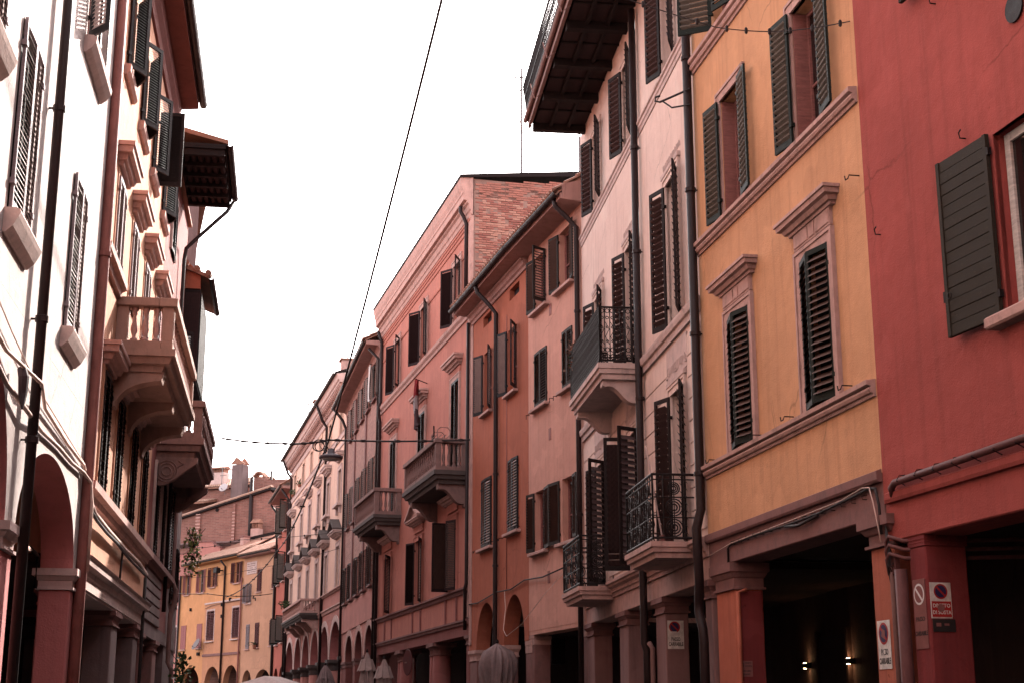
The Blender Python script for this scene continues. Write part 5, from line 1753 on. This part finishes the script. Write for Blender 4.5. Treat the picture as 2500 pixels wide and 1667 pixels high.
LW = Bld.world
bush('hanging_plant', 'sunlit trailing green plant on the dark timber house corner', dk.world(20.05, .36, 5.75), 300, (.15, .13, .95), .11, (('leaf_pale', .75), ('leaf', .25)), drop=.35, pot=False)
bush('hanging_plant', 'dark leafy bush at the foot of the dark timber house', dk.world(16.3, .5, 2.2), 320, (.14, .14, .9), .11, (('leaf', 1.0),), drop=.5)
bush('balcony_plant', 'dry reddish plant hanging over the dense iron balcony', pink.world(8.75, .8, 9.75), 150, (.22, .08, .25), .07, (('leaf_dry', .9), ('leaf', .1)), rz=pink.rz, drop=.45, pot=False)
bush('balcony_plant', 'round leafy plant on the far end of the long palazzo balcony', pal.world(21.0, 1.0, 8.7), 160, (.3, .2, .5), .16, (('leaf', 1.0),))
bush('balcony_plant', 'small leafy plant on the ledge of the peach corner house', fp.world(3.2, .2, 7.2), 60, (.3, .1, .25), .12, (('leaf', 1.0),))

# ================================================================== SIGNS
RF = lambda bb: (pi / 2, 0, bb.rz + pi)        # on a street face
RN = lambda bb: (pi / 2, 0, bb.rz - pi / 2)    # on the face turned up the street


def sign(name, label, loc, rot, w_, h_, mat='sign_white', cat='sign'):
    t = thing(name, label, cat, loc)
    t.rotation_euler = rot
    MB().box(-w_ / 2, w_ / 2, -h_ / 2, h_ / 2, 0, .008).build('plate', mat, t, bevel=.002)
    return t


def disc(t, x, y, r, ring='sign_red', fill='sign_blue', slash='sign_red', z=.009, n=28):
    def circ(rr, z0, z1, nm, mt, cy=y, cx=x):
        MB().prism([(cx + rr * cos(2 * pi * k / n), cy + rr * sin(2 * pi * k / n)) for k in range(n)], z0, z1, 'z').build(nm, mt, t)
    circ(r, z, z + .002, 'disc_border', ring)
    circ(r * .8, z + .0021, z + .004, 'disc_field', fill)
    c_, s_ = cos(radians(-45)), sin(radians(-45))
    L_, w_ = r * .84, r * .11
    MB().prism([(x + c_ * a - s_ * d, y + s_ * a + c_ * d) for a, d in ((-L_, -w_), (L_, -w_), (L_, w_), (-L_, w_))], z + .0041, z + .006, 'z').build('disc_slash', slash, t)


t = sign('no_parking_sign', 'white PASSO CARRABILE no parking sign on a pink house pillar', pink.world(3.548, -.215, 3.06), RN(pink), .31, .52)
disc(t, -.02, .14, .105)
text('PASSO', .095, 'sign_dark', t, (0, -.085, .009), (0, 0, 0), sx=.62)
text('CARRABILE', .095, 'sign_dark', t, (0, -.175, .009), (0, 0, 0), sx=.58)
MB().box(-.12, .02, -.02, .06, .016, .018).build('sticker', 'sign_white', t)
t = sign('no_parking_sign', 'torn PASSO CARRABILE sign on the yellow house corner pillar', yel.world(.29, -.028, 2.42), RF(yel), .35, .57)
disc(t, 0, .13, .13)
text('PASSO', .10, 'sign_dark', t, (0, -.09, .009), (0, 0, 0), sx=.66)
text('CARRABILE', .10, 'sign_dark', t, (0, -.195, .009), (0, 0, 0), sx=.62)
MB().prism([(-.05, .1), (.04, .06), (.06, .16), (-.02, .19)], .016, .018, 'z').build('sticker', 'sign_faded', t)
MB().lathe([(.028, 0), (.028, .003)], 12, (0, -.085, .011)).build('sticker', 'sign_white', t)
t = sign('no_parking_sign', 'red and white DIVIETO DI SOSTA sign on the red house pillar', red.world(-.852, -.18, 2.86), RN(red), .26, .40)
disc(t, 0, .10, .085)
MB().box(-.12, .12, -.185, -.01, .009, .011).build('red_panel', 'sign_red', t)
text('DIVIETO', .058, 'sign_white', t, (0, -.06, .0115), (0, 0, 0))
text('DI SOSTA', .058, 'sign_white', t, (0, -.135, .0115), (0, 0, 0), sx=.92)
MB().lathe([(.045, 0), (.045, .002)], 12, (-.01, -.085, .0135)).build('sticker', 'sign_faded', t)
t = sign('notice_plate', 'dark smeared plate under the red and white sign', red.world(-.852, -.2, 2.58), RN(red), .28, .14, 'sign_dark')
MB().box(-.1, -.04, -.01, .03, .009, .01).build('sticker', 'sign_faded', t)
MB().box(.0, .06, .0, .025, .009, .01).build('sticker', 'sign_faded', t)
t = sign('faded_sign', 'faded red PASSO CARRABILE plate with white ring on the red house pillar', red.world(-.66, -.028, 2.72), RF(red), .28, .78, 'sign_faded')
disc(t, 0, .22, .12, 'linen', 'sign_faded', 'linen')
text('PASSO', .07, 'sign_dark', t, (0, -.06, .009), (0, 0, 0))
text('CARRABILE', .07, 'sign_dark', t, (0, -.22, .009), (0, 0, 0), sx=.82)
t = sign('notice_plate', 'worn DIVIETO DI SOSTA notice plate on the orange pillar', yel.world(5.618, -.16, 2.3), RN(yel), .23, .24, 'sign_faded')
disc(t, -.06, .06, .035, 'sign_dark', 'sign_faded', 'sign_dark')
for k, s_ in enumerate(('DIVIETO', 'DI SOSTA')):
    text(s_, .032, 'sign_dark', t, (.045, .085 - k * .045, .009), (0, 0, 0), sx=.8)
for k, s_ in enumerate(('LASCIARE LIBERO', 'IL PASSAGGIO')):
    text(s_, .036, 'sign_dark', t, (0, -.035 - k * .05, .009), (0, 0, 0), sx=.62)
for (y_, z_, w_, h_, mt, lab) in ((-.22, 2.84, .08, .10, 'sticker_green', 'small green sticker on the grey pillar'), (-.21, 3.0, .09, .14, 'sticker_grey', 'grey blue sticker above the green one'),
                                  (-.23, 2.66, .10, .07, 'sign_white', 'small white label under the green sticker'), (-.235, 2.28, .11, .34, 'sign_white', 'torn white poster strip low on the grey pillar')):
    t = sign('sticker', lab, pink.world(.018, y_, z_), RN(pink), w_, h_, mt, 'sticker')
    if mt == 'sticker_green':
        text('N.', .06, 'sign_dark', t, (0, 0, .009), (0, 0, 0))

# road sign seen edge-on in front of the salmon portico
rs = thing('road_sign', 'round road sign on a slim pole before the salmon palazzo portico', 'road sign', (-3.45, 52.0, 0))
MB().tube([(0, 0, 0), (0, 0, 3.55)], .03, 8).build('pole', 'pipe_grey', rs)
MB().lathe([(.44, 0), (.45, .01), (.45, .02), (.44, .03)], 24).build('disc', 'shutter_maroon', rs, (-.18, -.05, 3.4), (pi / 2, 0, radians(-66)))
MB().box(-.3, 0, -.05, -.02, 3.37, 3.42).build('clamp', 'pipe_grey', rs)

# ================================================================== PARASOLS (closed), TENT
def parasol(label, loc, h, mat, r=.34, rz=0, bunch=False):
    t = thing('closed_parasol', label, 'parasol', loc, rz, 'closed cafe parasols along the porticoes')
    MB().tube([(0, 0, 0), (0, 0, h)], .03, 8).build('pole', 'timber', t)
    MB().lathe([(.4, 0), (.4, .08), (.1, .1), (.1, .2)], 14).build('base', 'stone_grey', t)
    n, rows = 96, 12
    vs = []
    for j in range(rows):
        u = j / (rows - 1)
        rr = r * (.10 + .95 * u ** .55) * (1 - .38 * max(0, u - .55) / .45)
        if bunch:
            rr = r * (.04 + .62 * min(1, u * 9)) * (1 - .32 * u + .12 * sin(7 * u))
        for k in range(n):
            a = 2 * pi * k / n
            f_ = 1 + (.20 if bunch else .30) * sin((13 if bunch else 9) * a + .9 * sin(3 * u)) * min(1, u * 4) + .13 * sin(5 * a + 6 * u) + .06 * sin(17 * a - 5 * u)
            vs.append((rr * f_ * cos(a), rr * f_ * sin(a), h - .02 - (h - 1.0) * u - (.10 * sin(8 * a) if j == rows - 1 else 0)))
    fs = [(j * n + k, j * n + (k + 1) % n, (j + 1) * n + (k + 1) % n, (j + 1) * n + k) for j in range(rows - 1) for k in range(n)]
    MB().add(vs, fs).build('canopy', mat, t, smooth=True)
    MB().lathe([(.02, h - .03), (.05, h + .01), (.03, h + .08), (.005, h + .1)], 10).build('finial', 'timber', t)
    # draped valance flaps around the top
    m = MB()
    for k in range(8):
        a0, a1 = 2 * pi * k / 8, 2 * pi * (k + .8) / 8
        z0, z1 = h - .25, h - .62
        m.add([(.2 * cos(a0), .2 * sin(a0), z0), (.2 * cos(a1), .2 * sin(a1), z0), (.33 * cos(a1 + .1), .33 * sin(a1 + .1), z1), (.35 * cos(a0), .35 * sin(a0), z1 - .05)], [(0, 1, 2, 3)])
    m.build('valance', mat, t)
    return t


parasol('broad closed brown parasol before the terracotta house', (-.42, 42.0, 0), 3.6, 'cloth_dark', .66, 0, True)
parasol('tall slim closed pale parasol before the brick house', (-5.05, 51.8, 0), 3.75, 'cloth', .3)
parasol('shorter closed pale parasol before the salmon palazzo', (-4.28, 49.8, 0), 3.45, 'cloth', .33)
parasol('dark closed parasol under the near arch of the cream palazzo', (-8.95, 71.4, 0), 3.95, 'cloth_dark', .6)
tn = thing('market_tent', 'pale market tent roof in the street before the cream palazzo', 'tent', (-14.6, 91, 0), radians(-14))
for (x, y) in ((-2, -2), (2, -2), (2, 2), (-2, 2)):
    MB().tube([(x, y, 0), (x, y, 3.1)], .04, 8).build('pole', 'pipe_grey', tn)
vs = [(-2.15, -2.15, 3.0), (2.15, -2.15, 3.0), (2.15, 2.15, 3.0), (-2.15, 2.15, 3.0), (-2.15, -2.15, 3.22), (2.15, -2.15, 3.22), (2.15, 2.15, 3.22), (-2.15, 2.15, 3.22), (0, -1.2, 3.92), (0, 1.2, 3.92)]
MB().add(vs, [(0, 1, 5, 4), (1, 2, 6, 5), (2, 3, 7, 6), (3, 0, 4, 7), (4, 5, 8), (5, 6, 9, 8), (6, 7, 9), (7, 4, 8, 9)]).build('canopy', 'tent', tn)

# odds and ends on the balconies
t = thing('broom', 'pale wooden broom handle leaning in the near iron balcony', 'broom', pink.world(1.25, .5, 4.49), pink.rz)
MB().tube([(0, 0, .12), (.25, .2, 1.75)], .016, 7).build('handle', 'trim_pale', t)
MB().box(-.12, .12, -.03, .03, 0, .14).build('bristle_head', 'wood_red', t, bevel=.01)
for k, (x_, y_, dx, h_) in enumerate(((2.4, .75, .12, 1.55), (2.1, .8, .05, 1.5), (1.75, .85, -.02, 1.75))):
    t = thing('garden_stake', ('leaning dark stake on the salmon palazzo balcony by the door', 'middle dark stake on the salmon palazzo balcony', 'tallest dark stake on the salmon palazzo balcony')[k], 'stake', sal.world(x_, y_, 9.56), sal.rz, 'stakes on the balcony')
    MB().tube([(0, 0, .0), (dx, .05, h_)], .028, 6).build('stick', 'timber', t)
    MB().lathe([(.10, 0), (.13, .2), (.14, .2)], 10).build('pot', 'pot', t)
t = thing('drying_rack', 'folding metal drying rack on the salmon palazzo balcony', 'rack', sal.world(.9, .5, 9.56), sal.rz)
for x_ in (0, .9):
    MB().tube([(x_, 0, 0), (x_, 0, 1.45), (x_, .1, 1.55), (x_, .35, 1.55), (x_, .45, 1.45), (x_, .45, 0)], .018, 6).build('leg_frame', 'pipe_grey', t)
for y_ in (.0, .15, .3, .45):
    MB().tube([(0, y_, 1.3), (.9, y_, 1.3)], .014, 6).build('bar', 'pipe_grey', t)

# ================================================================== WIRES AND STREET LAMP
def wire(name, label, pts, r, mat='cable_black', sag=0, n=16, knots=0):
    P = []
    for a, c in zip(pts[:-1], pts[1:]):
        a, c = Vector(a), Vector(c)
        for k in range(n):
            t_ = k / n
            p = a.lerp(c, t_)
            p.z -= sag * 4 * t_ * (1 - t_)
            P.append(p)
    P.append(Vector(pts[-1]))
    t = thing(name, label, 'cable', P[0])
    q = [p - P[0] for p in P]
    MB().tube(q, r, 5).build('strand', mat, t)
    for k in range(knots):
        p = q[int((k + .5) / knots * (len(q) - 1))]
        MB().lathe([(.01, -.05), (r * 3, -.03), (r * 3, .03), (.01, .05)], 7, p).build('clip', mat, t)
    return t


A = (-6.35, 49.65, 10.85)
wire('span_wire', 'wire slung across the street carrying the hanging lamp', [sal.world(-.3, .1, 10.5), A, (-8.1, 51.2, 11.0), (-11.6, 57.0, 12.3)], .034, sag=.05, knots=14)
wire('overhead_cable', 'thick dark cable running high along the street past the lamp', [(.7, 8, 20.5), (-1.5, 28, 16.2), A], .034, sag=.15)
wire('overhead_cable', 'dark cable dropping from the lamp towards the yellow arcaded house', [A, nar.world(3.0, .6, 14.0), fy.world(9, .3, 11.5)], .04, sag=.6, knots=9)
wire('overhead_cable', 'thin wire across the street before the cream palazzo pediments', [sal.world(17.9, .2, 9.8), (-12.5, 66, 9.3), (-15.2, 70, 9.4)], .012, sag=.1, knots=6)
wire('overhead_cable', 'faint wire below the palazzo pediments', [pal.world(.2, .2, 10.6), (-15.5, 84, 9.6), (-20, 88, 9.6)], .012, sag=.1)
wire('overhead_cable', 'wire crossing in front of the yellow arcaded house', [nar.world(9.4, .3, 11.2), (-24, 116, 10.9), (-30, 113, 11.2)], .03, sag=.2, knots=5)
wire('barbed_span_wire', 'short knotted wire across the yellow house top window', [yel.world(.03, .04, 10.42), yel.world(1.4, .5, 10.9), yel.world(2.0, 1.2, 11.2), yel.world(3.2, 3.0, 12.4)], .008, sag=.02, knots=9)
lp = thing('street_lamp', 'shallow grey disc street lamp hung on the span wire', 'street lamp', (A[0] + .1, A[1], A[2] - .62))
MB().lathe([(.12, -.06), (.37, -.05), (.41, 0), (.40, .05), (.30, .09), (.14, .12), (.12, .26), (.10, .28)], 28).build('shade', 'lamp_grey', lp, smooth=True)
MB().lathe([(.05, -.10), (.26, -.09), (.34, -.055), (.10, -.052)], 24).build('glass', 'lamp_glass', lp, smooth=True)
MB().tube([(-.12, 0, .28), (0, 0, .3), (.12, 0, .28)], .03, 6).tube([(-.1, 0, .28), (-.2, .0, .56)], .015, 5).tube([(.1, 0, .28), (.2, 0, .54)], .015, 5).build('hanger', 'iron', lp)
MB().tube([(.0, 0, .26), (-.25, .05, .22), (-.4, .05, .4), (-.45, 0, .56)], .012, 5).build('lead', 'cable_black', lp)
cl = thing('cable_coil', 'coiled spare cable tied beside the hanging street lamp', 'cable', (A[0] - .35, A[1], A[2] - .2))
MB().tube(ring_pts((0, 0, 0), .2, 16), .02, 5, True).tube(ring_pts((.04, .03, -.03), .16, 16), .02, 5, True).build('loop', 'cable_black', cl)

# ================================================================== LIT WALL LAMPS INSIDE THE PORTICO
for k, s_ in enumerate((5.86, 3.23)):
    t = thing('wall_lamp', ('lit wall lamp on the far jamb of the portico door' if k == 0 else 'lit wall lamp on the door side near the yellow house'), 'wall lamp', pink.world(s_, -3.42, 2.58), pink.rz, 'lamps beside the portico door')
    MB().box(-.12, .12, -.08, .08, -.05, .05).build('housing', 'iron', t, bevel=.006)
    for q in (-1, 1):
        MB().lathe([(.03, 0), (.032, .006)], 12, (0, .02, q * .054 - .003)).build('bulb', 'bulb', t)
        ld = bpy.data.lights.new('glow', 'SPOT')
        ld.energy = .6
        ld.color = (1, .55, .28)
        ld.spot_size = radians(95)
        ld.spot_blend = .8
        ld.shadow_soft_size = .03
        l = bpy.data.objects.new('glow', ld)
        C.objects.link(l)
        l.parent = t
        l.location = (0, .035, q * .075)
        l.rotation_euler = (0, 0, 0) if q < 0 else (pi, 0, 0)
